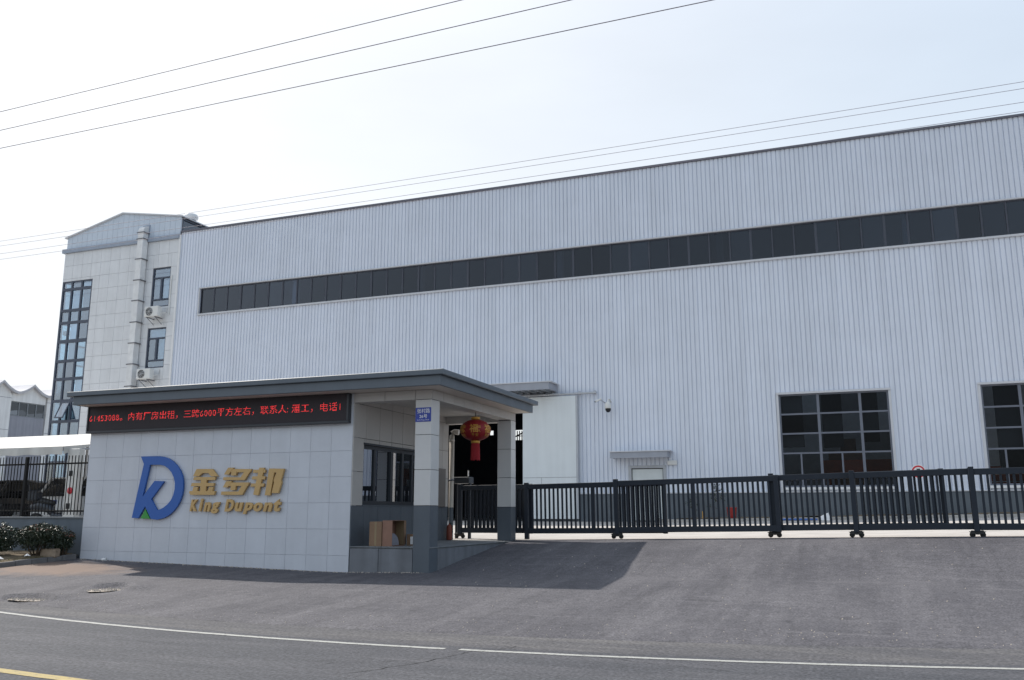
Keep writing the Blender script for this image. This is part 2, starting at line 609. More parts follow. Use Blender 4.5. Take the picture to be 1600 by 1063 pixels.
def copy_tree(o, parent=None):
    c = o.copy()
    COL.objects.link(c)
    c.parent = parent
    for ch in list(o.children):
        copy_tree(ch, c)
    return c


def struct(o):
    o['kind'] = 'structure'
    return o


def rect_mesh(w, d, h, mat, b=0.004):
    return MB().cbox(0, w, 0, d, 0, h, b).mesh('tile', mat)


_tilecache = {}


def tile(name, parent, x0, x1, y0, y1, z0, z1, mat, b=0.004):
    """box piece; alike pieces share one mesh"""
    key = (round(x1 - x0, 3), round(y1 - y0, 3), round(z1 - z0, 3), mat, b)
    if key not in _tilecache:
        _tilecache[key] = rect_mesh(x1 - x0, y1 - y0, z1 - z0, mat, b)
    return inst(name, _tilecache[key], parent, (x0, y0, z0))


def text_mesh(body, size=1.0, shear=0.0, offset=0.0, extrude=0.0, align='LEFT'):
    """glyph outlines of the built-in font as (verts, faces) in the x/y plane"""
    c = bpy.data.curves.new('glyph', 'FONT')
    c.body = body
    c.size = size
    c.shear = shear
    c.offset = offset
    c.extrude = extrude
    c.align_x = align
    c.resolution_u = 3
    o = bpy.data.objects.new('glyph', c)
    COL.objects.link(o)
    dg = bpy.context.evaluated_depsgraph_get()
    me = bpy.data.meshes.new_from_object(o.evaluated_get(dg))
    vs = [v.co.copy() for v in me.vertices]
    fs = [tuple(p.vertices) for p in me.polygons]
    bpy.data.objects.remove(o)
    bpy.data.curves.remove(c)
    bpy.data.meshes.remove(me)
    return vs, fs


def text_xz(body, x, z, y, h=None, w=None, depth=0.01, shear=0.0, offset=0.0):
    """upright lettering facing -Y: left edge x, bottom z, fitted to height h and width w"""
    vs, fs = text_mesh(body, 1.0, shear, offset, 0.5)
    x0 = min(v.x for v in vs)
    x1 = max(v.x for v in vs)
    y0 = min(v.y for v in vs)
    y1 = max(v.y for v in vs)
    sy = h / (y1 - y0) if h else 1
    sx = w / (x1 - x0) if w else sy
    return MB().add([(x + (v.x - x0) * sx, y - v.z * depth, z + (v.y - y0) * sy) for v in vs], fs)


def cut_rects(x0, x1, z0, z1, holes):
    """split a rectangle round rectangular holes"""
    rs = [(x0, x1, z0, z1)]
    for (a, b, c, d) in holes:
        ns = []
        for (p, q, r, s) in rs:
            if b <= p or a >= q or d <= r or c >= s:
                ns.append((p, q, r, s))
                continue
            if a > p:
                ns.append((p, a, r, s))
            if b < q:
                ns.append((b, q, r, s))
            m0, m1 = max(a, p), min(b, q)
            if c > r:
                ns.append((m0, m1, r, c))
            if d < s:
                ns.append((m0, m1, d, s))
        rs = ns
    return [r for r in rs if r[1] - r[0] > .02 and r[3] - r[2] > .02]


# ------------------------------------------------------------------ ground shape
def interp(x, xs, ys):
    return float(np.interp(x, xs, ys))


def y_line(x):
    x = min(max(x, -15.5), 3.5)
    return 10.765 - 0.1187 * (x + 12.847) + 0.01821 * (x + 12.847) * (x + 4.634)


def y_seam(x):
    return y_line(x) + interp(x, [-14.4, -5.1, 1.7], [0.85, 1.23, 1.47])


def y_gate(x):
    return 23.05 - math.tan(R(5)) * (x + 8.4)


def z_gate(x):
    return 0.835 + 0.0195 * min(max(0.0, x + 8.4), 20)


PT = [0, .2, .38, .565, .61, .69, .757, .835, .93, 1.0]
PZ = [0, .10, .26, .36, .43, .58, .675, .81, .95, 1.0]


def smooth(a, b, x):
    t = min(1, max(0, (x - a) / (b - a)))
    return t * t * (3 - 2 * t)


HOLES = ((-13.42, 13.5, 0.36, 0.46), (-13.95, 12.22, 0.5, 0.22))


def z_apron(x, y):
    y0 = y_seam(x)
    ye = y_gate(x) - 0.2
    za = z_gate(x) * interp((y - y0) / (ye - y0), PT, PZ)
    zw = 0.25 + 0.0215 * min(max(0.0, -10.6 - x), 8.6)
    t2 = min(1.15, max(0.0, (y - y0) / (17.53 - y0)))
    zb = zw * t2 ** 0.8
    w = smooth(-11.6, -9.0, x)
    z = zb * (1 - w) + za * w
    for (hx, hy, rx, ry) in HOLES:
        d = math.hypot((x - hx) / rx, (y - hy) / ry)
        z -= 0.012 * (1 - smooth(0.8, 1.1, d))
        if d > 0.9:
            far = smooth(-0.25, 0.35, (y - hy) / ry)
            z += 0.075 * far * smooth(0.92, 1.12, d) * (1 - smooth(1.15, 2.6, d))
    return z


def z_yard(x, y):
    yg = y_gate(x)
    t = min(1.0, (y - yg) / (40 - yg))
    z = z_gate(x) + 0.33 * t
    w = 1 - smooth(-18.6, -18.3, x)
    return z * (1 - w) + max(z, 1.1) * w


def grid(name, xs, ys_of, zf, mat):
    vs, fs = [], []
    ny = len(ys_of(xs[0]))
    for x in xs:
        for y in ys_of(x):
            vs.append((x, y, zf(x, y)))
    for i in range(len(xs) - 1):
        for j in range(ny - 1):
            a = i * ny + j
            fs.append((a, a + ny, a + ny + 1, a + 1))
    mb = MB().add(vs, fs, True)
    return struct(mb.build(name, mat))


struct(MB().add([(-900, -900, -0.5), (900, -900, -0.5), (900, 900, -0.5), (-900, 900, -0.5)], [(0, 1, 2, 3)]).build('ground', 'ground'))
gx = list(np.arange(-60, -20, 2.0)) + list(np.arange(-20, 6, 0.5)) + list(np.arange(6, 62, 2.0))
grid('road', gx, lambda x: list(np.linspace(-9, y_line(x) + 0.25, 14)), lambda x, y: 0.0, 'road')
grid('road_shoulder', gx, lambda x: list(np.linspace(y_line(x) + 0.25, y_seam(x) + 0.03, 4)), lambda x, y: -0.004 + 0.008 * 0, 'shoulder')
ax_ = list(np.arange(-60, -20, 2.0)) + list(np.arange(-20, -11, 0.09)) + list(np.arange(-11, 6, 0.2)) + list(np.arange(6, 62, 1.5))


def ys_apron(x):
    e = 17.9 if x < -9.3 else y_gate(x) - 0.2
    y0 = y_seam(x)
    return list(y0 + (17.5 - y0) * np.linspace(0, 1, 84)) + list(17.5 + (e - 17.5) * np.linspace(0, 1, 22)[1:])


grid('asphalt_apron', ax_, ys_apron, lambda x, y: z_apron(x, y) + 0.004 - 0.014 * math.exp(-((y - y_seam(x)) / 0.06) ** 2), 'apron')


def ys_yard(x):
    s = y_gate(x) - 0.2 if x > -9.35 else (22.7 if x > -18.5 else 18.0)
    return list(np.linspace(s, 39.5, 10)) + [40.5, 72.0]


yx = list(np.arange(-70, -20, 2.5)) + list(np.arange(-20, 12, 0.5)) + list(np.arange(12, 62, 2.5))
grid('concrete_yard', yx, ys_yard, z_yard, 'yard')
# loose stone lying in the two potholes
for (hx, hy, rx, ry) in HOLES:
    mb = MB()
    pts = []
    for k in range(28):
        a = 2 * math.pi * k / 28
        q = 0.86 + 0.09 * math.sin(3 * a + hx) + 0.05 * math.sin(7 * a)
        pts.append((hx + rx * q * math.cos(a), hy + ry * q * math.sin(a)))
    vs = [(hx, hy, z_apron(hx, hy) + 0.016)] + [(p[0], p[1], z_apron(hx, hy) + 0.012) for p in pts]
    mb.add(vs, [(0, i + 1, (i + 1) % 28 + 1) for i in range(28)])
    for k in range(90):
        a, q = random.uniform(0, 6.28), math.sqrt(random.random()) * 0.8
        x, y, s = hx + rx * q * math.cos(a), hy + ry * q * math.sin(a), random.uniform(0.008, 0.022)
        z = z_apron(hx, hy) + 0.012
        mb.add([(x - s, y - s, z), (x + s, y - s * .7, z), (x + s * .8, y + s, z), (x - s, y + s, z), (x, y, z + s * 1.4)],
               [(0, 1, 4), (1, 2, 4), (2, 3, 4), (3, 0, 4)])
    o = mb.build('pothole_gravel', 'gravel')
    o['kind'] = 'stuff'


def strip(x0, x1, yf, w, z, mat, name):
    xs = np.arange(x0, x1 + 0.01, 0.25)
    vs, fs = [], []
    for i, x in enumerate(xs):
        j = random.uniform(-.006, .006)
        vs += [(x, yf(x) - w / 2 + j, z), (x, yf(x) + w / 2 + j, z)]
        if i:
            a = 2 * i
            fs.append((a - 2, a, a + 1, a - 1))
    return struct(MB().add(vs, fs).build(name, mat))


strip(-59.84, -4.58, y_line, 0.105, 0.004, 'line', 'edge_line')
strip(-4.41, 60, y_line, 0.105, 0.004, 'line', 'edge_line')
strip(-30, 30, lambda x: 6.89 - 0.117 * (x + 8.14), 0.15, 0.004, 'yline', 'centre_line')


# hairline cracks across the road beside the gap in the edge line
def crack(pts, w, zf):
    vs, fs = [], []
    for i, (x, y) in enumerate(pts):
        ww = w * random.uniform(0.5, 1.3)
        vs += [(x - ww, y - ww * .3, zf(x, y)), (x + ww, y + ww * .3, zf(x, y))]
        if i:
            a = 2 * i
            fs.append((a - 2, a, a + 1, a - 1))
    return MB().add(vs, fs)


ck = MB()
for (sx, sy, n_, dx, dy) in ((-3.9, 10.3, 26, -0.035, -0.09), (-4.25, 9.2, 14, -0.09, -0.06), (-3.2, 9.95, 20, 0.09, -0.012)):
    x, y, pts = sx, sy, []
    for k in range(n_):
        pts.append((x, y))
        x += dx + random.uniform(-.05, .05)
        y += dy + random.uniform(-.04, .03)
    m_ = crack(pts, 0.007, lambda a, b: 0.004)
    ck.add(m_.v, m_.f)
ck_o = ck.build('road_crack', 'joint')
ck_o['kind'] = 'stuff'
ck2 = MB()
pts = [(x, y_seam(x) + 0.03 + random.uniform(-.015, .015)) for x in np.arange(-20, 8, 0.12)]
vs, fs = [], []
for i, (x, y) in enumerate(pts):
    ww = random.uniform(0.001, 0.005)
    vs += [(x, y - ww, 0.012), (x, y + ww, 0.012)]
    if i and random.random() < 0.35:
        a = 2 * i
        fs.append((a - 2, a, a + 1, a - 1))
ck2.add(vs, fs)
o = ck2.build('apron_seam', 'joint')
o['kind'] = 'stuff'


# ================================================================== factory hall
YF = 40.0
HX0, HX1, HZT = -36.30, 20.0, 17.86
hall = thing('factory_hall', 'huge pale grey ribbed metal factory hall with a long strip of dark windows', 'factory hall', (-8, YF, 1.0))
STRIP = (-34.65, 13.45, 12.78, 14.28)
HDOOR = (-20.2, -14.75, 0.0, 6.95)
SDOOR = (-9.66, -7.93, 0.0, 3.66)
WIN1 = (-2.92, 1.50, 2.62, 6.60)
WIN2 = (4.94, 9.36, 2.62, 6.64)
OPEN = [STRIP, HDOOR, SDOOR, WIN1, WIN2]
PLZ = 2.40
PITCH, RIB = 0.2, 0.03


def rib_profile(x0, x1):
    """corrugated sheet outline: (x, y) with trapezoid ribs standing proud"""
    pts = []
    k0 = math.floor(x0 / PITCH) - 1
    raw = []
    for k in range(k0, int(math.floor(x1 / PITCH)) + 2):
        b = k * PITCH
        raw += [(b, 0.0), (b + 0.152, 0.0), (b + 0.160, 0.045), (b + 0.186, 0.045)]
    raw.append((raw[-1][0] + 0.012, 0.0))

    def yy(x):
        return interp(x, [q[0] for q in raw], [q[1] for q in raw])
    pts = [(x0, yy(x0))] + [q for q in raw if x0 + 1e-4 < q[0] < x1 - 1e-4] + [(x1, yy(x1))]
    return pts


def clad_panel(x0, x1, z0, z1, dy):
    pr = rib_profile(x0, x1)
    vs, fs = [], []
    for (x, y) in pr:
        vs += [(x, YF + y + dy, z0), (x, YF + y + dy, z1)]
    n = len(pr)
    for i in range(n - 1):
        fs.append((2 * i, 2 * i + 2, 2 * i + 3, 2 * i + 1))
    # turned-back edges so a panel has depth
    vs += [(x0, YF + 0.06, z0), (x0, YF + 0.06, z1), (x1, YF + 0.06, z0), (x1, YF + 0.06, z1)]
    m = 2 * n
    fs += [(0, 1, m + 1, m), (2 * n - 2, m + 2, m + 3, 2 * n - 1), (m, m + 1, m + 3, m + 2)]
    MB().add(vs, fs).build('cladding_panel', 'cladding', hall)


edges = set(round(v, 3) for v in np.arange(HX0, HX1 + 0.01, 1.0))
for o_ in OPEN:
    edges.add(o_[0])
    edges.add(o_[1])
edges.add(HX1)
edges = sorted(edges)
for i in range(len(edges) - 1):
    x0, x1 = edges[i], edges[i + 1]
    if x1 - x0 < 0.02:
        continue
    xm = (x0 + x1) / 2
    segs = [(PLZ, HZT)]
    for (a, b, c, d) in OPEN:
        if a < xm < b:
            ns = []
            for (s0, s1) in segs:
                if d <= s0 or c >= s1:
                    ns.append((s0, s1))
                    continue
                if c > s0:
                    ns.append((s0, c))
                if d < s1:
                    ns.append((d, s1))
            segs = ns
    for (s0, s1) in segs:
        clad_panel(x0 + 0.001, x1 - 0.001, s0, s1, random.uniform(-.002, .002))
# roof edge, corner strip, plinth
MB().box(HX0 - 0.05, HX1 + 0.1, YF - 0.07, YF + 0.25, HZT + 0.002, HZT + 0.10).build('roof_edge', 'flashing', hall)
MB().box(HX0 - 0.12, HX0 + 0.0, YF - 0.07, YF + 0.1, 1.0, HZT - 0.15).build('corner_trim', 'trimwhite', hall)
pm = MB()
for (a, b) in ((HX0, HDOOR[0]), (HDOOR[1], SDOOR[0]), (SDOOR[1], HX1)):
    pm.box(a, b, YF - 0.015, YF + 0.2, 0.7, PLZ - 0.003)
pm.build('plinth', 'plinth', hall)
tm = MB()
for (a, b) in ((HX0 + .01, HDOOR[0]), (-11.95, SDOOR[0]), (SDOOR[1], HX1)):
    tm.box(a, b, YF - 0.055, YF + 0.02, PLZ + 0.002, PLZ + 0.05)
tm.build('base_trim', 'trim', hall)
# shell behind the cladding
sh = MB()
IW = YF + 0.35
sh.box(HX0, HX0 + 0.2, YF + 0.2, 72, 0.6, HZT - 0.1)
sh.box(HX1 - 0.2, HX1, YF + 0.2, 72, 0.6, HZT - 0.1)
for q in cut_rects(HX0, HX1, 0.6, HZT - 0.1, [(-29.95, -29.3, 8.22, 8.62), (-27.3, -26.4, 7.72, 8.6)]):
    sh.box(q[0], q[1], 71.8, 72, q[2], q[3])
sh.build('inner_wall', 'inside', hall)
bars = MB()
for x in (-29.62, -27.05, -26.84, -26.62):
    bars.box(x - 0.035, x + 0.035, 71.7, 71.78, 7.55, 8.5)
bars.box(-30.2, -26.0, 71.62, 71.68, 8.02, 8.08)
bars.tube([(-27.6, 71.4, 7.75), (-26.2, 71.4, 8.4)], 0.06, 6)
bars.build('back_window_bars', 'inside', hall)
rf = MB()  # slab leaves a gap, added to let daylight into the hall
rf.box(HX0, HX1, YF + 0.1, 57.6, HZT - 0.25, HZT - 0.1)
rf.box(HX0, HX1, 64, 72, HZT - 0.25, HZT - 0.1)
rf.box(HX0, -4, 57.6, 64, HZT - 0.25, HZT - 0.1)
rf.box(14, HX1, 57.6, 64, HZT - 0.25, HZT - 0.1)
rf.build('roof', 'inside', hall)
for x in (-28.5, -20.7, -13.0, -5.2, 2.75, 10.6):
    MB().box(x - 0.14, x + 0.14, YF + 0.45, YF + 0.75, 8, HZT - 0.3).build('column', 'steel', hall)
# strip window: bays of three panes
nb = 17
bw = 2.81
for k in range(nb):
    x0 = STRIP[0] + k * bw
    x1 = min(x0 + bw, STRIP[1])
    if x1 - x0 < 0.3:
        break
    f = MB()
    f.box(x0, x0 + 0.05, YF + 0.05, YF + 0.13, STRIP[2] + .03, STRIP[3] - .03)
    f.box(x1 - 0.05, x1, YF + 0.05, YF + 0.13, STRIP[2] + .03, STRIP[3] - .03)
    f.box(x0, x1, YF + 0.052, YF + 0.128, STRIP[2], STRIP[2] + 0.06)
    f.box(x0, x1, YF + 0.052, YF + 0.128, STRIP[3] - 0.06, STRIP[3])
    wv = (x1 - x0) / 3
    for q in (1, 2):
        f.box(x0 + q * wv - 0.035, x0 + q * wv + 0.035, YF + 0.054, YF + 0.126, STRIP[2] + .06, STRIP[3] - .06)
    fo = f.build('strip_window', 'stripframe', hall)
    for q in range(3):
        t = random.uniform(-.004, .004)
        tl = 0.0
        MB().box(x0 + q * wv + 0.05, x0 + (q + 1) * wv - 0.05, YF + 0.085 + t, YF + 0.093 + t, STRIP[2] + .06, STRIP[3] - .06).build('pane', 'glass_strip', fo)
MB().box(STRIP[0] - .08, STRIP[1], YF - 0.09, YF + 0.05, STRIP[2] - 0.09, STRIP[2] - 0.002).build('strip_sill', 'trim', hall)
MB().box(STRIP[0] - .08, STRIP[1], YF - 0.07, YF + 0.05, STRIP[3] + 0.002, STRIP[3] + 0.06).build('strip_head', 'trim', hall)
MB().box(STRIP[0] - .08, STRIP[0] - 0.002, YF - 0.07, YF + 0.05, STRIP[2], STRIP[3]).build('strip_jamb', 'trim', hall)


def hall_window(W, cols, half):
    x0, x1, z0, z1 = W
    rows = [z0, 4.06, 4.90, 5.74, z1]
    f = MB()
    yb, ye = YF + 0.04, YF + 0.14
    f.box(x0, x0 + .07, yb, ye, z0, z1).box(x1 - .07, x1, yb, ye, z0, z1)
    f.box(x0, x1, yb + .002, ye - .002, z0, z0 + .07).box(x0, x1, yb + .002, ye - .002, z1 - .06, z1)
    for c in cols[1:-1]:
        f.box(c - .055, c + .055, yb + .004, ye - .004, z0 + .07, z1 - .06)
    for r in rows[1:-1]:
        f.box(x0 + .07, x1 - .07, yb + .006, ye - .006, r - .035, r + .035)
    for h in half:
        f.box(h - .035, h + .035, yb + .008, ye - .008, z0 + .07, rows[1] - .035)
    fo = f.build('window', 'hallframe', hall)
    for i in range(len(cols) - 1):
        for j in range(4):
            cuts = [cols[i]] + ([h for h in half if cols[i] < h < cols[i + 1]] if j == 0 else []) + [cols[i + 1]]
            for a, b in zip(cuts[:-1], cuts[1:]):
                t = random.uniform(-.006, .006)
                MB().box(a + .036, b - .036, YF + .085 + t, YF + .093 + t, rows[j] + .036, rows[j + 1] - .036).build('pane', 'glass_hall', fo)
    g = MB()
    g.box(x0 - .1, x1 + .1, YF - .10, YF + .03, z1 + .002, z1 + .09)
    g.box(x0 - .1, x0 - .002, YF - .06, YF + .03, PLZ + .05, z1)
    g.box(x1 + .002, x1 + .1, YF - .06, YF + .03, PLZ + .05, z1)
    g.build('window_surround', 'trim', hall)
    g = MB()
    g.box(x0, x1, YF - .10, YF + .035, z0 - .11, z0 - .002)
    g.build('window_sill', 'trimwhite', hall)


hall_window(WIN1, [WIN1[0], -1.31, 0.37, WIN1[1]], [-2.12, -0.47])
hall_window(WIN2, [WIN2[0], 6.33, 8.0, WIN2[1]], [5.62, 7.17])
M['backdrop'] = pmat('pale_backdrop', (0.6, 0.62, 0.62), 0.8, var=.1)
MB().box(-5, 15, 65.5, 65.6, 1.0, 16).build('added_backdrop', 'backdrop', hall)  # pale wall added to catch roof light and brighten the view through the windows
# black panels added behind the two big windows, standing in for dark silhouettes
for a, b, z0 in ((-2.95, -1.98, 4.35), (-1.2, -0.38, 4.3), (0.42, 1.06, 4.5), (5.45, 6.35, 3.2), (6.9, 8.1, 4.4)):
    MB().cbox(a, b, YF + 0.55, YF + 0.62, z0, 7.4, 0.02).build('silhouette_panel', 'black', hall)
# sliding leaf of the tall doorway, parked to the right of the opening
sd = MB().box(-14.72, -12.03, YF - 0.22, YF - 0.12, 1.28, 6.98)
so_ = sd.build('sliding_door', 'doorwhite', hall)
MB().box(-14.69, -12.06, YF - 0.226, YF - 0.222, 3.165, 3.19).build('door_seam', 'ogrout', so_)
MB().box(-13.79, -13.77, YF - 0.227, YF - 0.222, 1.3, 3.165).build('door_seam', 'ogrout', so_)
MB().box(-12.07, -11.985, YF - 0.24, YF - 0.06, 1.28, 6.98).build('door_edge', 'steel', so_)
dr = MB()
dr.tube([(-20.5, YF - .2, 7.07), (-11.06, YF - .2, 7.07)], 0.055, 8)
for x in (-19.5, -17, -14.4, -13.2, -11.9, -11.15):
    dr.box(x - .05, x + .05, YF - .2, YF - .03, 7.02, 7.17)
dr.build('door_rail', 'steel', hall)


def canopy(x0, x1, z0, z1, dep, nm='canopy'):
    c = MB()
    c.box(x0, x1, YF - dep, YF - dep + .03, z0 + .04, z1 - .02)
    c.box(x1 - .03, x1, YF - dep + .03, YF - .035, z0 + .06, z1 - .02)
    c.box(x0, x0 + .03, YF - dep + .03, YF - .035, z0 + .06, z1 - .02)
    c.box(x0 + .03, x1 - .03, YF - dep + .03, YF - .035, z0 + .08, z0 + .10)
    co = c.build(nm, 'canopy', hall)
    MB().box(x0 - .05, x1 + .12, YF - dep - .05, YF - .035, z1 - .018, z1 + .03).build('canopy_top', 'trim', co)
    if dep < 1:
        return co
    b = MB()
    for x in np.arange(x0 + .25, x1 - .1, .35):
        b.box(x, x + .06, YF - dep + .06, YF - .04, z0 + .0, z0 + .078)
    b.build('canopy_ribs', 'haunch', co)
    return co


canopy(-20.6, -13.05, 7.16, 7.56, 1.25)
canopy(-10.32, -7.72, 3.93, 4.26, 0.75)
ds = MB().box(-9.5, -8.09, YF + .02, YF + .07, 1.22, 3.52)
do_ = ds.build('side_door', 'doorgrey', hall)
fr = MB()
fr.box(-9.66, -9.52, YF - .05, YF + .06, 1.1, 3.66).box(-8.07, -7.93, YF - .05, YF + .06, 1.1, 3.66).box(-9.52, -8.07, YF - .05, YF + .06, 3.54, 3.66)
fr.build('door_frame', 'steel', do_)
MB().box(-9.515, -9.49, YF + .005, YF + .018, 1.22, 3.53).box(-8.10, -8.075, YF + .005, YF + .018, 1.22, 3.53).box(-9.49, -8.10, YF + .005, YF + .018, 3.50, 3.53).build('door_gap', 'darkmetal', do_)
MB().cbox(-7.85, -7.42, YF - .12, YF - .03, 3.66, 3.86, .015).build('light_fitting', 'acwhite', hall)

# inside the hall
t = thing('gantry_beam', 'orange steel beam seen through the big factory window', 'steel beam', (0, 44, 3.4))
MB().box(-1.4, 2.2, 43.9, 44.2, 3.35, 3.95).build('beam', 'orange', t)
for x in (-1.2, 2.0):
    MB().box(x - .12, x + .12, 43.92, 44.18, 1.3, 3.345).build('leg', 'orange', t)
t = thing('machine_cabinet', 'tan machine cabinet behind the orange beam inside the hall', 'machine', (-0.4, 45, 1.3))
MB().cbox(-1.15, 0.45, 44.8, 45.6, 1.2, 4.4, .03).build('cabinet', 'brown', t)
MB().cbox(-0.6, 0.1, 44.9, 45.5, 4.405, 5.0, .03).build('hood', 'brown', t)
t = thing('stacked_beams', 'red steel beams stacked on trestles behind the right hand factory window', 'steel beams', (7, 44, 1.3))
for k in range(4):
    MB().box(4.6, 9.6, 43.5 + .3 * (k % 2), 43.75 + .3 * (k % 2), 2.2 + .35 * k, 2.5 + .35 * k).build('beam', 'orange', t)
for x in (5.2, 9.0):
    MB().box(x - .1, x + .1, 43.4, 44.3, 1.2, 2.19).build('trestle', 'haunch', t)

# ================================================================== office block
off = thing('office_building', 'tall pale tiled office block with a corner glass stairwell and gabled metal attic', 'office building', (-41, YF, 1.0))
OX0, OX1, OZT = -45.40, -36.43, 17.52
TW, TH = (OX1 - OX0) / 12, 0.84
OW1 = (-38.27, -36.93, 13.46, 15.86)
OW2 = (-38.31, -36.95, 9.82, 12.20)
CW = (-45.40, -42.95, 3.0, 15.68)


ow = MB()
for (a, b, c, d) in cut_rects(OX0, OX1, 0.8, OZT, [OW1, OW2, CW]):
    ow.box(a, b, YF + .03, YF + .25, c, d)
ow.box(OX0, OX1, 50, 50.2, .8, OZT)
ow.box(OX0, OX0 + .2, 43.2, 50, .8, OZT)
ow.box(-42.75, -42.55, YF + .26, 50, .8, OZT)
wall = ow.build('wall', 'ogrout', off)
holes = [OW1, OW2, CW]
for i in range(12):
    for j in range(17):
        z1 = OZT - j * TH
        z0 = z1 - TH
        if z1 < 4.0:
            continue
        for (a, b, c, d) in cut_rects(OX0 + i * TW, OX0 + (i + 1) * TW, z0, z1, holes):
            tile('stone_tile', wall, a + .006, b - .006, YF - .002, YF + .028, c + .006, d - .006, 'otile', .003)
fl = MB()
for z in (4.3, 8.35, 12.35, 15.72):
    fl.box(OX0 + .1, -42.76, YF + .3, 43.15, z, z + .25)
fl.build('floor_slab', 'ceil', off)


def office_window(W, nm='window', open_=None):
    x0, x1, z0, z1 = W
    za, zb = z0 + (z1 - z0) * .19, z0 + (z1 - z0) * .74
    xm = (x0 + x1) / 2
    w = .07
    yb, ye = YF + .05, YF + .15
    f = MB()
    f.box(x0, x0 + w, yb, ye, z0, z1).box(x1 - w, x1, yb, ye, z0, z1)
    f.box(x0 + w, x1 - w, yb + .002, ye, z0, z0 + w).box(x0 + w, x1 - w, yb + .002, ye, z1 - w, z1)
    f.box(x0 + w, x1 - w, yb - .01, ye, za - w * .6, za + w * .6).box(x0 + w, x1 - w, yb - .01, ye, zb - w * .6, zb + w * .6)
    f.box(xm - w * .9, xm + w * .9, yb - .012, ye, za + .04, zb - .04)
    fo = f.build(nm, 'oframe', off)
    for (a, b, c, d) in ((x0, x1, z0, za), (x0, xm, za, zb), (xm, x1, za, zb), (x0, x1, zb, z1)):
        tt = random.uniform(-.006, .006)
        MB().box(a + .05, b - .05, YF + .1 + tt, YF + .108 + tt, c + .04, d - .04).build('pane', 'glass_office', fo)
    MB().box(x0 + .03, x1 - .03, YF + .2, YF + .215, z0 + .03, z1 - .03).build('blind', 'blind', fo)


office_window(OW1)
office_window(OW2)
# corner stairwell glazing: front and left return
cols = [CW[0], -44.62, -43.82, CW[1]]
rows = [15.68, 15.17, 13.82, 13.04, 11.88, 10.65, 9.54, 8.2, 6.95, 5.7, 4.5, 3.0]
cf = MB()
yb, ye = YF + .02, YF + .14
for c in cols:
    a = min(max(c - .06, CW[0]), CW[1] - .1)
    cf.box(a, a + .12, yb, ye, CW[2], CW[3])
for k, r in enumerate(rows):
    h = .085 if k not in (4,) else .1
    cf.box(CW[0] + .12, CW[1] - .1, yb + .002, ye - .002, max(r - h, CW[2]), min(r + h, CW[3]))
cfo = cf.build('stair_window', 'oframe', off)
for i in range(3):
    for j in range(len(rows) - 1):
        if i == 1 and j == 7:
            continue
        tt = random.uniform(-.01, .01)
        MB().box(cols[i] + .06, cols[i + 1] - .06, YF + .07 + tt, YF + .078 + tt, rows[j + 1] + .08, rows[j] - .08).build('pane', 'glass_office', cfo)
        if not (i == 0 or (i == 2 and j in (4, 5))):
            MB().box(cols[i] + .05, cols[i + 1] - .04, YF + .19, YF + .2, rows[j + 1] + .05, rows[j] - .05).build('blind', 'blind', cfo)
# one sash tilted open
sw = MB()
zt, zb_, xa, xb = rows[7] - .08, rows[8] + .08, cols[1] + .07, cols[2] - .05
for (a, b, c, d) in ((xa, xa + .06, zb_, zt), (xb - .06, xb, zb_, zt), (xa + .06, xb - .06, zb_, zb_ + .06), (xa + .06, xb - .06, zt - .06, zt)):
    sw.box(a, b, YF + .02, YF + .07, c, d)
piv = Matrix.Translation((0, YF + .04, zt)) @ Matrix.Rotation(R(-24), 4, 'X') @ Matrix.Translation((0, -YF - .04, -zt))
sw.xform(piv)
swo = sw.build('open_sash', 'oframe', off)
MB().box(xa + .05, xb - .05, YF + .04, YF + .05, zb_ + .05, zt - .05).xform(piv).build('pane', 'glass_office', swo)
lf = MB()
for y in (40.2, 41.2, 42.2, 43.1):
    lf.box(OX0, OX0 + .1, y - .05, y + .05, CW[2], CW[3])
for r in rows:
    lf.box(OX0 + .002, OX0 + .098, 40.25, 43.05, r - .05, r + .05)
lfo = lf.build('stair_window', 'oframe', off)
for k, (a, b) in enumerate(((40.25, 41.15), (41.25, 42.15), (42.25, 43.05))):
    for j in range(len(rows) - 1):
        MB().box(OX0 + .04, OX0 + .048, a, b, rows[j + 1] + .05, rows[j] - .05).build('pane', 'glass_office', lfo)
# slate band and attic
MB().box(OX0 - .14, OX1 + .02, YF - .14, YF + .3, OZT + .002, OZT + .25).build('cornice', 'band', off)
AZ = OZT + .252


def roof_z(x):
    return interp(x, [-45.33, -40.9, -36.42], [18.58, 19.66, 18.92])


na = 22
for i in range(na):
    a = -45.30 + i * (8.88 / na)
    b = a + 8.88 / na
    ps = [(a + .006, AZ), (b - .006, AZ), (b - .006, roof_z(b) - .05), (a + .006, roof_z(a) - .05)]
    if a < -40.9 < b:
        ps.insert(3, (-40.9, roof_z(-40.9) - .05))
    MB().prism([ps], YF - .01, YF + .06).build('attic_panel', 'attic', off)
bk = MB()
bk.prism([[(-45.3, OZT + .3), (-36.44, OZT + .3), (-36.44, 18.85), (-40.9, 19.55), (-45.3, 18.5)]], YF + .065, YF + .12)
bk.prism([[(-45.3, OZT + .3), (-36.5, OZT + .3), (-36.5, 18.85), (-40.9, 19.55), (-45.3, 18.5)]], 49.9, 50.1)
bk.build('attic_wall', 'ogrout', off)
rr = MB()
for (xa, xb) in ((-45.45, -40.9), (-40.9, -36.30)):
    za, zb = roof_z(xa), roof_z(xb)
    if xa < -45.3:
        za -= .03
    rr.add([(xa, YF - .12, za), (xb, YF - .12, zb), (xb, 50.3, zb), (xa, 50.3, za),
            (xa, YF - .12, za - .07), (xb, YF - .12, zb - .07), (xb, 50.3, zb - .07), (xa, 50.3, za - .07)],
           [(0, 1, 2, 3), (4, 7, 6, 5), (0, 4, 5, 1), (1, 5, 6, 2), (2, 6, 7, 3), (3, 7, 4, 0)])
rr.build('attic_roof', 'trim', off)
sf = MB()
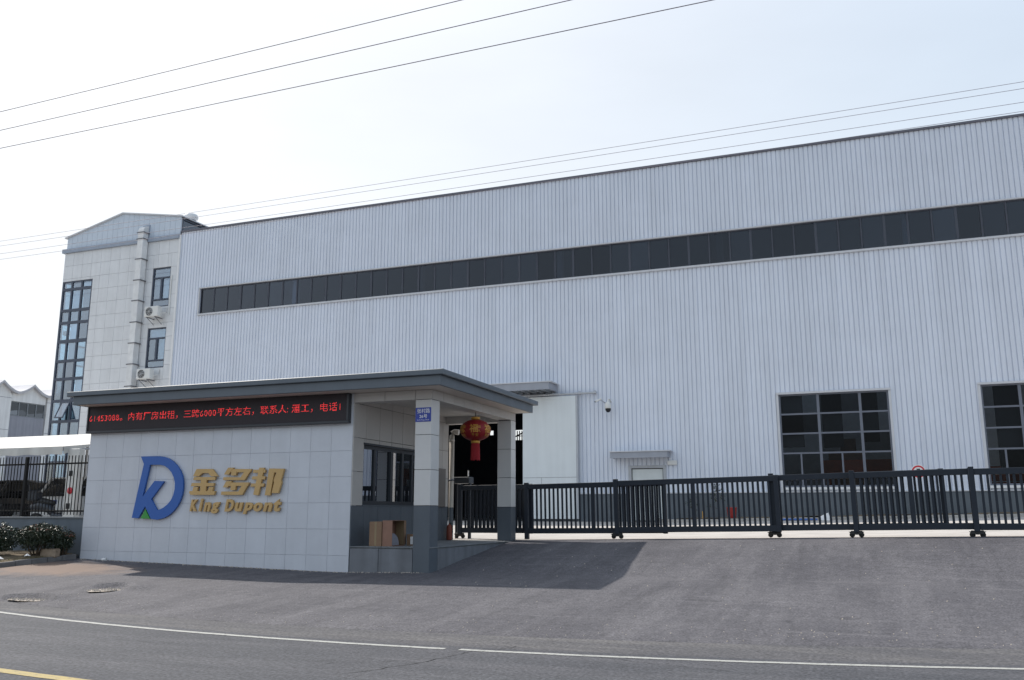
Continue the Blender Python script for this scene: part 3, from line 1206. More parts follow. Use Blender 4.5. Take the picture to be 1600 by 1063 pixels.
for y in (40.13, 42.3, 44.4, 46.6, 48.8):
    sf.box(-36.5, -36.42, y, y + .07, OZT + .362, 18.82)
sf.box(-36.52, -36.40, 40.13, 49.8, 18.72, 18.84).box(-36.52, -36.40, 40.13, 49.8, OZT + .362, OZT + .42)
sfo = sf.build('attic_window', 'oframe', off)
for a, b in ((40.2, 42.3), (42.37, 44.4), (44.47, 46.6), (46.67, 48.8)):
    MB().box(-36.475, -36.465, a, b, OZT + .42, 18.72).build('pane', 'glass_strip', sfo)
# roof ventilator
t = thing('roof_ventilator', 'round metal ventilator cap standing on the attic roof', 'roof vent', (-37.5, 42.0, 19.1))
MB().lathe([(0.0, 19.0), (.28, 19.0), (.28, 19.35), (.22, 19.36), (.22, 19.4)], (-37.5, 42, 0), 20).build('pipe', 'duct', t)
MB().lathe([(.30, 19.4), (.42, 19.48), (.44, 19.6), (.38, 19.74), (.2, 19.82), (0, 19.84)], (-37.5, 42, 0), 20).build('turbine_head', 'duct', t)
# exhaust duct
t = thing('exhaust_duct', 'square galvanised exhaust duct climbing the office wall into the attic', 'duct', (-38.97, YF - .25, 5))
DX0, DX1, DY = -39.20, -38.78, .48
zs = [5.0, 6.3, 7.55, 8.75, 10.05, 11.3, 12.55, 13.85, 15.1, 16.4, 17.65, 18.05]
for a, b in zip(zs[:-1], zs[1:]):
    j = random.uniform(-.012, .012)
    MB().cbox(DX0 + j, DX1 + j, YF - DY, YF - .06, a + .004, b - .004, .012).build('duct_section', 'duct', t)
for z in zs[1:]:
    MB().box(DX0 - .06, DX1 + .06, YF - DY - .02, YF - .003, z - .03, z + .03).build('clamp', 'clamp', t)
el = []
for k in range(9):
    a = R(90 * k / 8)
    el.append((math.cos(a), math.sin(a)))
pf_ = [(YF - .04 - (DY - .04) * c, 18.09 + .42 * s) for c, s in el] + [(YF - .04, 18.09)]
MB().prism([pf_], DX0, DX1, lambda a, b, y: (y, a, b)).build('elbow', 'duct', t)
MB().box(DX0 - .05, DX1 + .05, YF - .06, YF - .012, 17.95, 18.6).build('wall_collar', 'band', t)


def ac_unit(x0, z0, label):
    t = thing('air_conditioner', label, 'air conditioner', (x0 + .5, YF, z0), 'air conditioners on the office wall')
    MB().cbox(x0, x0 + 1.0, YF - .62, YF - .27, z0, z0 + .62, .03).build('casing', 'acwhite', t)
    MB().lathe([(0, YF - .632), (.245, YF - .632), (.245, YF - .618)], (x0 + .37, 0, z0 + .31), 24, 'y').build('fan_opening', 'black', t)
    g = MB()
    for r in (.06, .11, .16, .21, .25):
        pts = [(x0 + .37 + r * math.cos(a), YF - .642, z0 + .31 + r * math.sin(a)) for a in np.linspace(0, 6.283, 21)]
        g.tube(pts, .006, 4, False)
    for k in range(8):
        a = k * math.pi / 4
        g.tube([(x0 + .37, YF - .642, z0 + .31), (x0 + .37 + .25 * math.cos(a), YF - .642, z0 + .31 + .25 * math.sin(a))], .005, 4)
    g.build('fan_guard', 'duct', t)
    for x in (x0 + .18, x0 + .78):
        MB().box(x, x + .05, YF - .62, YF - .004, z0 - .05, z0 - .003).tube([(x + .025, YF - .55, z0 - .05), (x + .025, YF - .02, z0 - .36)], .018, 6).build('bracket', 'clamp', t)
    MB().tube([(x0 + 1.0, YF - .4, z0 + .2), (x0 + 1.12, YF - .3, z0 + .25), (x0 + 1.13, YF - .05, z0 + .3), (x0 + 1.13, YF - .03, z0 + .6)], .025, 6).build('hose', 'acwhite', t)


ac_unit(-38.10, 12.74, 'white air conditioner unit below the upper office window')
ac_unit(-38.32, 9.08, 'white air conditioner unit below the lower office window')
MB().tube([(-36.80, YF - .04, 12.9), (-36.80, YF - .04, 15.3)], .03, 6).build('conduit', 'acwhite', off)

# ================================================================== guardhouse
gh = thing('guardhouse', 'low gatehouse with pale tiled wall, slate flat roof and open porch on two pillars', 'gatehouse', (-13.5, 20, 0.3))
YW = 17.526
GX0, GX1 = -18.385, -10.60
TWg = (GX1 - GX0) / 14
fw = MB().box(GX0 + .02, GX1 + .004, YW + .022, YW + .24, 0.0, 4.25).build('front_wall', 'grout', gh)
zl = [-0.12, 0.62, 1.195, 1.775, 2.355, 2.935, 3.52, 4.22]
for i in range(14):
    for j in range(7):
        tile('wall_tile', fw, GX0 + i * TWg + .002, GX0 + (i + 1) * TWg - .002, YW + random.uniform(-.001, .001), YW + .02,
             zl[j] + .002, zl[j + 1] - .002, 'wtile', .002)
# corner return strips so the tiled wall reads as a slab
MB().box(GX0 - .002, GX0 + .018, YW + .022, YW + .24, -.1, 4.2).build('wall_return', 'wtile', fw)
ob = MB()
ob.box(GX0 + .03, GX0 + .2, YW + .25, 22.6, .1, 4.2)
ob.box(GX0 + .2, -10.78, 22.4, 22.6, .1, 4.2)
ob.box(GX0 + .2, -10.8, YW + .25, 22.4, .75, .81)
ob.build('rear_wall', 'room', gh)
# side wall towards the porch, window in it
XS = -10.574
GW = (18.0, 21.05, 1.735, 3.10)   # y0 y1 z0 z1
sw_ = MB()
for (a, b, c, d) in cut_rects(YW + .245, 22.6, .2, 4.2, [GW]):
    sw_.box(XS - .2, XS - .028, a, b, c, d)
sw_ = sw_.build('side_wall', 'joint', gh)
ysm = [YW, 18.08, 18.72, 19.32, 19.88, 20.48, 21.08, 21.66, 22.22, 22.6]
for a, b in zip(ysm[:-1], ysm[1:]):
    for (c, d, mt) in ((.2, 1.712, 'gdark'), (1.712, 2.476, 'gpanel'), (2.476, 3.24, 'gpanel'), (3.24, 4.018, 'gpanel'), (4.018, 4.2, 'gpanel')):
        for (p, q, r, s) in cut_rects(a, b, c, d, [GW]):
            tile('facing_panel', sw_, XS - .026, XS, p + .005, q - .005, r + .005, s - .005, mt, .003)
wf = MB()
xa, xb = XS - .13, XS - .05
y0, y1, z0, z1 = GW
wf.box(xa, xb, y0, y0 + .07, z0, z1).box(xa, xb, y1 - .07, y1, z0, z1)
wf.box(xa + .002, xb - .002, y0 + .07, y1 - .07, z0, z0 + .09).box(xa + .002, xb - .002, y0 + .07, y1 - .07, z1 - .08, z1)
for y in (18.62, 19.42, 20.02, 20.55):
    w = .06 if y == 19.42 else .045
    wf.box(xa + .004, xb - .004 + (.02 if y == 19.42 else 0), y - w, y + w, z0 + .09, z1 - .08)
wfo = wf.build('window', 'gframe', gh)
ye = [GW[0] + .07, 18.62, 19.42, 20.02, 20.55, GW[1] - .07]
for a, b in zip(ye[:-1], ye[1:]):
    MB().box(XS - .095, XS - .088, a + .045, b - .045, z0 + .09, z1 - .08).build('pane', 'glass_guard', wfo)
MB().box(XS - .02, XS + .012, y0 - .02, y1 + .02, z1 + .002, z1 + .05).build('window_head', 'gframe', wfo)
MB().box(XS - .2, XS + .01, y0, y1, z0 - .025, z0 - .002).build('window_sill', 'gdark', wfo)
t = thing('wall_notice', 'pale notice sheet inside the dark gatehouse window', 'notice', (-12.6, 22.35, 2.4))
MB().box(-12.9, -11.9, 22.36, 22.39, 1.9, 3.0).build('sheet', 'paper', t)
# meter board on the far end of the side wall
t = thing('meter_board', 'narrow taupe board fixed to the porch wall beside the drainpipe', 'board', (XS + .03, 22.1, 1.75))
MB().cbox(XS + .002, XS + .05, 21.82, 22.34, 1.715, 2.74, .006).build('panel', 'board', t)
# platform
pl = MB().box(-10.598, -8.636, YW + .035, 22.95, -.1, .80).build('platform', 'plat', gh)
for a, b in ((-10.592, -9.865), (-9.855, -9.03)):
    MB().cbox(a, b, YW + .005, YW + .033, -.1, .775, .004).build('facing_panel', 'platside', pl)
for a, b in ((17.95, 18.80), (18.81, 19.65), (19.66, 20.75), (20.76, 21.8), (21.81, 22.38)):
    MB().cbox(-8.634, -8.622, a, b, -.05, .775, .003).build('facing_panel', 'platside', pl)
MB().cbox(-10.60, -8.61, YW + .002, 22.96, .802, .825, .004).build('platform_cap', 'plat', pl)
# pillars
for (a, b) in ((YW, 17.937), (22.395, 22.74)):
    x0, x1 = -9.017, -8.624
    pc = MB().box(x0 + .02, x1 - .02, a + .02, b - .02, .1, 4.2).build('pillar', 'joint', gh)
    for (c, d, mt) in ((.1 if a < 18 else .826, 1.705, 'gdark'), (1.705, 2.478, 'gpillar'), (2.478, 3.24, 'gpillar'), (3.24, 4.018, 'gpillar')):
        MB().cbox(x0, x1, a, b, c + .005, d - .005, .004).build('pillar_panel', mt, pc)
# lintel beams above the porch
bm_ = MB()
bm_.box(XS - .02, -8.66, YW + .03, 17.93, 4.03, 4.234)
bm_.box(-9.0, -8.66, 17.93, 22.70, 4.03, 4.234)
bm_.box(XS - .02, -9.0, 22.42, 22.70, 3.98, 4.234)
bmo = bm_.build('porch_beam', 'ceil', gh)
for a, b in ((XS - .022, -9.80), (-9.80, -9.03), (-9.03, -8.624)):
    MB().cbox(a + .005, b - .005, YW, YW + .028, 4.026, 4.234, .003).build('facing_panel', 'gpanel', bmo)
yb_ = list(np.linspace(YW + .03, 22.74, 10))
for a, b in zip(yb_[:-1], yb_[1:]):
    MB().cbox(-8.652, -8.624, a + .005, b - .005, 4.026, 4.234, .003).build('facing_panel', 'gpanel', bmo)
MB().box(XS - .3, -8.9, YW + .3, 22.6, 4.18, 4.23).build('porch_ceiling', 'ceil', gh)
# roof
ro = MB().cbox(-18.62, -8.045, 16.86, 22.98, 4.452, 4.572, .012).build('roof', 'roofgrey', gh)
fa = MB()
fa.cbox(-18.46, -8.14, 16.93, 16.99, 4.236, 4.45, .008)
fa.cbox(-8.20, -8.14, 16.992, 22.80, 4.236, 4.45, .006)
fa.cbox(-18.46, -18.40, 16.992, 22.80, 4.236, 4.45, .006)
fa.cbox(-18.398, -8.202, 22.74, 22.80, 4.236, 4.45, .006)
fa.build('fascia', 'roofgrey', ro)
MB().box(-18.395, -8.205, 16.995, 22.735, 4.24, 4.30).build('soffit', 'soffit', ro)
# ------------------------------------------------------------------ LED sign
led = thing('led_sign', 'long black LED message board with red scrolling dots under the roof edge', 'LED sign', (-14.5, YW - .06, 3.56))
LX0, LX1, LZ0, LZ1, LY = -18.42, -10.655, 3.555, 4.232, YW - .13
MB().box(LX0 + .04, LX1 - .05, LY + .012, YW - .004, LZ0 + .06, LZ1 - .002).build('display_panel', 'ledpanel', led)
fm = MB()
fm.cbox(LX0, LX1, LY - .012, YW - .003, LZ0, LZ0 + .058, .006)
fm.cbox(LX0, LX0 + .038, LY - .012, YW - .003, LZ0 + .06, LZ1, .005)
fm.cbox(LX1 - .048, LX1, LY - .012, YW - .003, LZ0 + .06, LZ1, .005)
fm.build('frame', 'ledframe', led)


def raster(ch, n):
    """sample a glyph on a 16 dot grid"""
    vs, fs = text_mesh(ch)
    tri = []
    for f in fs:
        for k in range(1, len(f) - 1):
            tri.append((vs[f[0]], vs[f[k]], vs[f[k + 1]]))
    wid = 0.56 if n == 8 else 1.0
    yb0, yh = (-0.13, 0.98) if n == 16 else (-0.14, 1.0)
    hit = set()
    for r in range(16):
        for c in range(n):
            px = (c + .5) / n * wid
            py = yb0 + (r + .5) / 16 * yh
            for a, b, d in tri:
                s1 = (b.x - a.x) * (py - a.y) - (b.y - a.y) * (px - a.x)
                s2 = (d.x - b.x) * (py - b.y) - (d.y - b.y) * (px - b.x)
                s3 = (a.x - d.x) * (py - d.y) - (a.y - d.y) * (px - d.x)
                if (s1 >= 0 and s2 >= 0 and s3 >= 0) or (s1 <= 0 and s2 <= 0 and s3 <= 0):
                    hit.add((c, r))
                    break
    return hit


MSG = '61453088。内有厂房出租，三跨6000平方左右，联系人:潘工，电话1'
dots = MB()
pit = (LX1 - LX0 - .16) / 484
cur = 0
cache = {}
for ch in MSG:
    n_ = 8 if ord(ch) < 128 else 16
    if ch not in cache:
        cache[ch] = raster(ch, n_)
    for (c, r) in cache[ch]:
        if r % 16 in (7,) and random.random() < .7:
            continue
        x = LX0 + .07 + (cur + c) * pit
        z = 3.838 + r * .0130
        s = .0046
        dots.add([(x - s, LY + .008, z - s), (x + s, LY + .008, z - s), (x + s, LY + .008, z + s), (x - s, LY + .008, z + s)], [(0, 1, 2, 3)])
    cur += n_
o = dots.build('led_text', 'leddot', led)
o['kind'] = 'stuff'

# ------------------------------------------------------------------ logo and lettering on the wall
LS = 1 / 5.714
_F = np.array([-math.sin(R(21)) * math.cos(R(11.04)), math.cos(R(21)) * math.cos(R(11.04)), math.sin(R(11.04))])
# wall coordinates of the drawing frame used for the emblem outlines (metres on the wall per drawing unit)


def wall_pt(u, v):
    """drawing units (u right, v down) -> x, z on the wall, bilinear between measured wall points"""
    a, b = u / 1600.0, v / 857.0
    q = [LOGO_Q[k] for k in range(4)]
    x = (q[0][0] * (1 - a) + q[1][0] * a) * (1 - b) + (q[2][0] * (1 - a) + q[3][0] * a) * b
    z = (q[0][1] * (1 - a) + q[1][1] * a) * (1 - b) + (q[2][1] * (1 - a) + q[3][1] * a) * b
    return (x, z)


LOGO_Q = [(-17.486, 3.331), (-12.111, 3.179), (-17.224, 0.955), (-11.991, 1.004)]
YL = YW - .005


def wall_poly(loops, mat, name, parent, depth, back=.02):
    return MB().prism([[wall_pt(*p) for p in lp] for lp in loops], YL - back - depth, YL - back).build(name, mat, parent)


em = thing('wall_emblem', 'blue letter emblem with a small green triangle mounted on the tiled wall', 'logo', (-15.9, YW, 1.4))
outer = [(250, 137), (430, 135), (470, 140), (510, 155), (550, 182), (585, 218), (612, 260), (632, 308), (641, 360), (641, 420),
         (632, 478), (613, 535), (587, 582), (553, 625), (510, 662), (460, 688), (400, 702), (343, 695), (288, 583), (222, 690), (162, 685), (278, 205)]
hole = [(334, 212), (430, 212), (470, 222), (505, 245), (535, 280), (556, 325), (567, 380), (564, 432), (550, 487), (527, 532), (498, 566),
        (462, 594), (430, 610), (400, 618), (345, 520), (468, 360), (378, 357), (264, 500)]
wall_poly([outer, hole], 'logoblue', 'letter_mark', em, .05)
wall_poly([[(290, 612), (245, 692), (334, 692)]], 'logogreen', 'triangle', em, .05)
ch_sets = {
    'jin': [
        [(765, 250), (905, 250), (952, 316), (893, 316), (870, 287), (816, 287), (785, 316), (733, 316)],
        [(742, 322), (932, 322), (925, 350), (735, 350)],
        [(805, 330), (856, 330), (845, 470), (795, 470)],
        [(722, 376), (922, 376), (914, 405), (714, 405)],
        [(738, 412), (778, 412), (770, 448), (728, 448)],
        [(880, 412), (916, 412), (905, 448), (862, 448)],
        [(702, 448), (930, 448), (922, 482), (712, 482), (700, 466)]],
    'duo': [
        [(1042, 250), (1245, 250), (1234, 280), (1022, 280)],
        [(1192, 262), (1243, 252), (1186, 350), (1136, 350)],
        [(1003, 324), (1170, 324), (1186, 350), (1000, 350)],
        [(1045, 238), (1092, 238), (1048, 300), (1008, 300)],
        [(1076, 272), (1118, 272), (1112, 308), (1070, 308)],
        [(1030, 371), (1226, 371), (1214, 402), (1008, 402)],
        [(1176, 380), (1225, 372), (1166, 482), (1114, 482)],
        [(986, 452), (1160, 452), (1166, 482), (984, 482)],
        [(1030, 360), (1078, 360), (1040, 415), (1000, 415)],
        [(1072, 395), (1112, 395), (1106, 440), (1064, 440)]],
    'bang': [
        [(1262, 256), (1364, 256), (1358, 284), (1256, 284)],
        [(1254, 316), (1362, 316), (1356, 344), (1248, 344)],
        [(1242, 380), (1352, 380), (1346, 408), (1236, 408)],
        [(1312, 238), (1352, 238), (1302, 486), (1260, 480)],
        [(1394, 246), (1442, 246), (1402, 486), (1358, 486)],
        [(1438, 247), (1520, 247), (1492, 350), (1496, 372), (1470, 466), (1416, 466), (1436, 372), (1432, 350), (1456, 282), (1430, 282)]],
}
lt = thing('wall_lettering', 'raised gold company name lettering on the tiled wall beside the blue emblem', 'lettering', (-13.5, YW, 1.6))
lt['group'] = 'raised sign on the gatehouse wall'
for nm, strokes in ch_sets.items():
    mb = MB()
    for k, s in enumerate(strokes):
        mb.prism([[wall_pt(*p) for p in s]], YL - .075 - .0012 * k, YL - .02)
    mb.build('letter', 'gold', lt)
KD = [('K', 703, 768, 524, 626), ('i', 782, 818, 516, 626), ('n', 826, 884, 548, 628), ('g', 892, 966, 548, 645),
      ('D', 1012, 1088, 522, 628), ('u', 1100, 1168, 550, 628), ('p', 1172, 1250, 550, 650), ('o', 1262, 1330, 550, 628),
      ('n', 1342, 1414, 550, 628), ('t', 1430, 1488, 520, 628)]
for (c_, u0, u1, v0, v1) in KD:
    a, b = wall_pt(u0 - 4, v1 + 2), wall_pt(u1 + 4, v0 - 2)
    text_xz(c_, a[0], a[1], YL - .045, h=b[1] - a[1], w=b[0] - a[0], depth=.05, shear=.22, offset=.045).build('letter', 'gold', lt)

# ------------------------------------------------------------------ street number plate
t = thing('street_number_plate', 'small blue street number plate with white characters on the front pillar', 'street sign', (-8.82, YW, 3.5))
PX0, PX1, PZ0, PZ1 = -9.012, -8.632, 3.525, 3.838
MB().cbox(PX0, PX1, YW - .014, YW - .002, PZ0, PZ1, .004).build('plate', 'signblue', t)
pw_ = PX1 - PX0
text_xz('张村路', PX0 + .045, PZ0 + .185, YW - .0155, h=.105, w=pw_ - .07, depth=.002, offset=.006).build('lettering', 'white', t)
text_xz('26号', PX0 + .10, PZ0 + .075, YW - .0155, h=.085, w=pw_ - .19, depth=.002, offset=.012).build('lettering', 'white', t)
text_xz('No.26 Zhangcun Road', PX0 + .045, PZ0 + .02, YW - .0155, h=.03, w=pw_ - .09, depth=.002).build('lettering', 'white', t)

# ------------------------------------------------------------------ lantern
LC = (-8.80, 20.38, 3.58)
lan = thing('red_lantern', 'round red paper lantern with gold characters hanging under the porch beam', 'lantern', (LC[0], LC[1], LC[2]))
LRx, LRz = .385, .275
prof = []
for k in range(15):
    a = R(-78 + 156 * k / 14)
    prof.append((LRx * math.cos(a), LRz * math.sin(a) / math.sin(R(78)) * .96))
vs, fs = [], []
NL = 56
for (r, h) in prof:
    for k in range(NL):
        a = 2 * math.pi * k / NL
        rr_ = r * (1 + .018 * (abs(math.sin(a * NL / 8)) - .5))
        vs.append((LC[0] + rr_ * math.cos(a), LC[1] + rr_ * math.sin(a), LC[2] + h))
for i in range(len(prof) - 1):
    for k in range(NL):
        k2 = (k + 1) % NL
        fs.append((i * NL + k, i * NL + k2, (i + 1) * NL + k2, (i + 1) * NL + k))
shell = MB().add(vs, fs, True).build('shade', 'red', lan)
MB().lathe([(0, .262), (.11, .262), (.115, .32), (.10, .33), (0, .33)], LC, 20).build('cap', 'lgold', lan)
MB().lathe([(0, -.33), (.10, -.33), (.115, -.30), (.11, -.262), (0, -.262)], LC, 20).build('collar', 'lgold', lan)
tl_ = MB()
for k in range(26):
    a = 2 * math.pi * k / 26
    r = .095
    x, y = LC[0] + r * math.cos(a), LC[1] + r * math.sin(a)
    l_ = random.uniform(.40, .43)
    tl_.tube([(x, y, LC[2] - .33), (x + .012 * math.cos(a), y + .012 * math.sin(a), LC[2] - .33 - l_)], .013, 5)
tl_.build('tassel', 'tassel', lan)
MB().tube([(LC[0], LC[1], LC[2] + .33), (LC[0], LC[1], 4.03)], .008, 6).build('cord', 'darkmetal', lan)


def lantern_text(ch, az, zc, size, wd=None):
    vs, fs = text_mesh(ch, 1, 0, .012, .5)
    x0, x1 = min(v.x for v in vs), max(v.x for v in vs)
    y0, y1 = min(v.y for v in vs), max(v.y for v in vs)
    out = []
    for v in vs:
        u = ((v.x - x0) / (x1 - x0) - .5) * size
        h = zc + ((v.y - y0) / (y1 - y0) - .5) * size
        rr = LRx * math.sqrt(max(.05, 1 - (h / LRz) ** 2)) + .006 + .004 * v.z
        a = az + u / max(rr, .2)
        out.append((LC[0] + rr * math.cos(a), LC[1] + rr * math.sin(a), LC[2] + h))
    return MB().add(out, fs)


az0 = R(-66)
for dz_ in (-118, -59, 0, 59, 118):
    a = az0 + R(dz_) - R(8)
    lantern_text('福', a, .02, .21).build('gold_character', 'lgold', lan)
    for q, (ch, da, zz) in enumerate((('出', 20, .06), ('入', 20, -.04), ('平', -3, -.14), ('安', 13, -.14))):
        lantern_text(ch, a + R(da), zz, .075).build('gold_character', 'lgold', lan)

# ------------------------------------------------------------------ drainpipe, extinguisher, boxes
t = thing('drainpipe', 'cream plastic drainpipe at the rear corner of the porch', 'drainpipe', (XS + .06, 22.72, .83))
dp = (-10.53, 22.72)
MB().tube([(dp[0] + .20, dp[1] + .03, 3.775), (dp[0] + .07, dp[1] + .01, 3.79), (dp[0] + .015, dp[1], 3.76), (dp[0], dp[1], 3.69), (dp[0], dp[1], 1.70)], [.075, .072, .07, .068, .068], 12).build('pipe', 'pipe', t)
MB().tube([(dp[0], dp[1], 1.695), (dp[0], dp[1], .83)], .064, 12).build('painted_pipe', 'gdark', t)
MB().lathe([(.062, -.03), (.075, -.03), (.075, .03), (.062, .03)], (dp[0], dp[1], 3.55), 14).build('coupling', 'pipe', t)
MB().lathe([(.062, -.03), (.075, -.03), (.075, .03), (.062, .03)], (dp[0], dp[1], 2.45), 14).build('coupling', 'clamp', t)
t = thing('fire_extinguisher', 'dull red extinguisher standing on the porch floor by the drainpipe', 'fire extinguisher', (XS + .12, 22.4, .825))
ex = (XS + .14, 22.42)
MB().lathe([(0, .826), (.075, .83), (.078, .86), (.078, 1.17), (.06, 1.22), (.025, 1.245), (.025, 1.265), (0, 1.265)], (ex[0], ex[1], 0), 16).build('cylinder', 'extred', t)
MB().box(ex[0] - .015, ex[0] + .07, ex[1] - .01, ex[1] + .01, 1.266, 1.285).tube([(ex[0] + .02, ex[1], 1.26), (ex[0] + .1, ex[1], 1.2), (ex[0] + .1, ex[1], 1.0)], .01, 6).build('valve', 'black', t)


def carton(x0, x1, y0, y1, z0, z1, mat, open_side, name, label, grp='cartons on the porch platform'):
    t = thing(name, label, 'cardboard box', ((x0 + x1) / 2, (y0 + y1) / 2, z0), grp)
    w = .008
    b = MB()
    b.box(x0, x1, y0, y0 + w, z0, z1).box(x0, x1, y1 - w, y1, z0, z1)
    b.box(x0, x1, y0 + w, y1 - w, z0, z0 + w).box(x0, x1, y0 + w, y1 - w, z1 - w, z1)
    b.box(x0, x0 + w, y0 + w, y1 - w, z0 + w, z1 - w)
    if not open_side:
        b.box(x1 - w, x1, y0 + w, y1 - w, z0 + w, z1 - w)
    b.build('box_walls', mat, t)
    return t


ZP = .826
t = carton(-10.21, -9.91, 17.74, 18.25, ZP, 1.36, 'carton', False, 'cardboard_box', 'closed brown carton, leftmost on the porch platform')
MB().box(-10.085, -10.035, 17.736, 17.739, ZP + .01, 1.355).build('packing_tape', 'cartonin', t)
MB().box(-10.23, -10.212, 17.76, 18.23, ZP + .02, 1.352).build('flap', 'carton', t)
t = carton(-9.90, -9.655, 17.76, 18.36, ZP, 1.385, 'cartonred', True, 'cardboard_box', 'reddish carton lying open towards the pillar with grey paper inside')
MB().box(-9.652, -9.645, 18.30, 18.40, ZP + .02, 1.38).build('flap', 'carton', t)
MB().box(-9.88, -9.67, 18.34, 18.346, ZP + .02, 1.37).build('inside_face', 'cartonin', t)
pp = [(17.86 + .30 * math.cos(a), ZP + .02 + .26 * math.sin(a)) for a in np.linspace(0, math.pi / 2, 7)]
MB().prism([[(17.82, ZP + .015), *pp, (17.82, ZP + .28)]], -9.70, -9.695, lambda a, b, y: (y, a, b)).build('paper_sheet', 'paper', t)
t = carton(-9.60, -9.36, 18.35, 18.7, ZP, 1.075, 'carton', False, 'cardboard_box', 'small low carton between the open carton and the pillar')
MB().box(-9.50, -9.44, 18.336, 18.346, ZP + .03, ZP + .2).build('paper_label', 'white', t)

# ================================================================== sliding gate
GA = R(-5)


def gate_leaf(length, label, wheel=True, mid=True, mate=False):
    """one leaf in its own frame: x along the leaf from its front post, z from the ground"""
    root = thing('gate_leaf', label, 'gate', (0, 0, 0), 'charcoal leaves of the telescopic gate')
    h0, h1 = .155, 1.47
    MB().cbox(.055, length, -.03, .03, h1 - .135, h1, .006).build('rail', 'gate', root)
    MB().cbox(.055, length, -.03, .03, h0, h0 + .14, .006).build('rail', 'gate', root)
    MB().cbox(-.055, .055, -.05, .05, .10 if wheel else .005, h1 + .045, .006).build('post', 'gate', root)
    MB().cbox(length - .055, length + .055, -.034, .034, h0 - .012, h1 + .012, .006).build('post', 'gate', root)
    if mid:
        MB().cbox(length * .5 - .05, length * .5 + .05, -.026, .026, h0 + .135, h1 - .13, .005).build('post', 'gate', root)
    n = max(1, int(round((length - .11) / .125)))
    me = MB().cbox(-.026, .026, -.014, .014, 0, (h1 - .13) - (h0 + .135), .004).mesh('picket', 'gate')
    for k in range(1, n):
        x = .055 + (length - .11) * k / n
        if mid and abs(x - length * .5) < .07:
            continue
        inst('picket', me, root, (x, 0, h0 + .135))
        if mate:
            inst('picket', me, root, (x + .0625, .035, h0 + .135))
    if wheel:
        b = MB()
        b.cbox(-.13, .13, -.03, .03, .095, .15, .012)
        b.cbox(-.04, .04, -.045, .045, .06, .12, .008)
        b.add([(-.17, -.05, .13), (.17, -.05, .13), (.12, -.05, .075), (-.12, -.05, .075),
               (-.17, -.042, .13), (.17, -.042, .13), (.12, -.042, .075), (-.12, -.042, .075)],
              [(0, 1, 2, 3), (7, 6, 5, 4), (0, 4, 5, 1), (1, 5, 6, 2), (2, 6, 7, 3), (3, 7, 4, 0)])
        bo = b.build('bogie', 'wheel', root)
        for x in (-.10, .10):
            MB().lathe([(0, -.022), (.055, -.022), (.06, -.012), (.06, .012), (.055, .022), (0, .022)], (x, 0, .06), 18, 'y').build('wheel', 'tyre', bo)
    return root


def place_leaf(root, x, dy, slope, dz=0.012):
    root.location = (x, y_gate(x) + dy, z_gate(x) + dz)
    root.rotation_euler = (0, -slope, GA)


place_leaf(gate_leaf(2.2, 'short gate leaf half hidden behind the porch pillar, pickets doubled', True, False, True), -10.55, .14, .003)
place_leaf(gate_leaf(3.86, 'gate leaf beginning beside the porch pillar in front of the white door', False), -8.42, .02, .012)
place_leaf(gate_leaf(4.05, 'gate leaf in front of the small side door and the saplings'), -5.82, -.10, .017)
place_leaf(gate_leaf(3.72, 'gate leaf in front of the first big factory window'), -1.90, .02, .020)
place_leaf(gate_leaf(2.45, 'gate leaf overlapped with its neighbour below the round speed sign'), -.07, -.10, .018, .002)
place_leaf(gate_leaf(3.9, 'gate leaf at the right edge of the photo in front of the second window'), 2.37, -.22, .010, -.015)
t = thing('gate_motor', 'grey gate motor cabinet rising behind the gate by the drainpipe', 'gate motor', (-10.5, 23.5, .84))
MB().cbox(-10.80, -10.30, 23.42, 23.75, 2.38, 2.56, .01).build('housing', 'gframe', t)
MB().box(-10.76, -10.70, 23.5, 23.6, .84, 2.36).box(-10.36, -10.30, 23.5, 23.6, .84, 2.38).build('leg', 'gate', t)
MB().tube([(-10.34, 23.45, 2.58), (-10.34, 23.45, 2.74)], .018, 6).build('antenna', 'acwhite', t)
tr = MB()
for d in (-.1, .02):
    vs, fs = [], []
    xs = list(np.arange(-10.8, 30, .6))
    for i, x in enumerate(xs):
        z = z_yard(x, y_gate(x)) + .004 + (.001 if d > 0 else 0)
        vs += [(x, y_gate(x) + d - .03, z), (x, y_gate(x) + d + .03, z)]
        if i:
            a = 2 * i
            fs.append((a - 2, a, a + 1, a - 1))
    tr.add(vs, fs)
struct(tr.build('gate_track', 'cartonred'))

# ================================================================== yard details in front of the hall
for k, x in enumerate(np.arange(-7.45, 13, 1.0)):
    z = z_yard(x, 38.3)
    struct(MB().cbox(x + .004, x + .996, 38.2, 38.34, z - .1, z + .13, .015).build('kerb_stone', 'ykerb'))
for k in range(6):
    a0, a1 = R(180 - 15 * k), R(180 - 15 * (k + 1))
    vs = []
    for a in (a0, a1):
        for r in (1.30, 1.44):
            vs.append((-7.45 + 0 + r * math.cos(a) * .55, 39.64 - r * math.sin(a), 0))
    z = z_yard(-7.5, 38.5)
    vv = [(v[0], v[1], z - .1) for v in vs] + [(v[0], v[1], z + .13 + .05 * (1 - math.sin((a0 + a1) / 2))) for v in vs]
    struct(MB().add(vv, [(4, 5, 7, 6), (0, 4, 6, 2), (1, 3, 7, 5), (0, 1, 5, 4), (2, 6, 7, 3)]).build('kerb_stone', 'ykerb'))
sb = MB()
xs = list(np.arange(-7.4, 20.1, .4))
vs, fs = [], []
for i, x in enumerate(xs):
    for j, y in enumerate((38.34, 38.8, 39.3, 39.98)):
        vs.append((x, y, z_yard(x, y) + .10 + random.uniform(0, .07)))
    if i:
        for j in range(3):
            a = 4 * i + j
            fs.append((a - 4, a, a + 1, a - 3))
o = sb.add(vs, fs).build('soil_strip', 'soil')
struct(o)


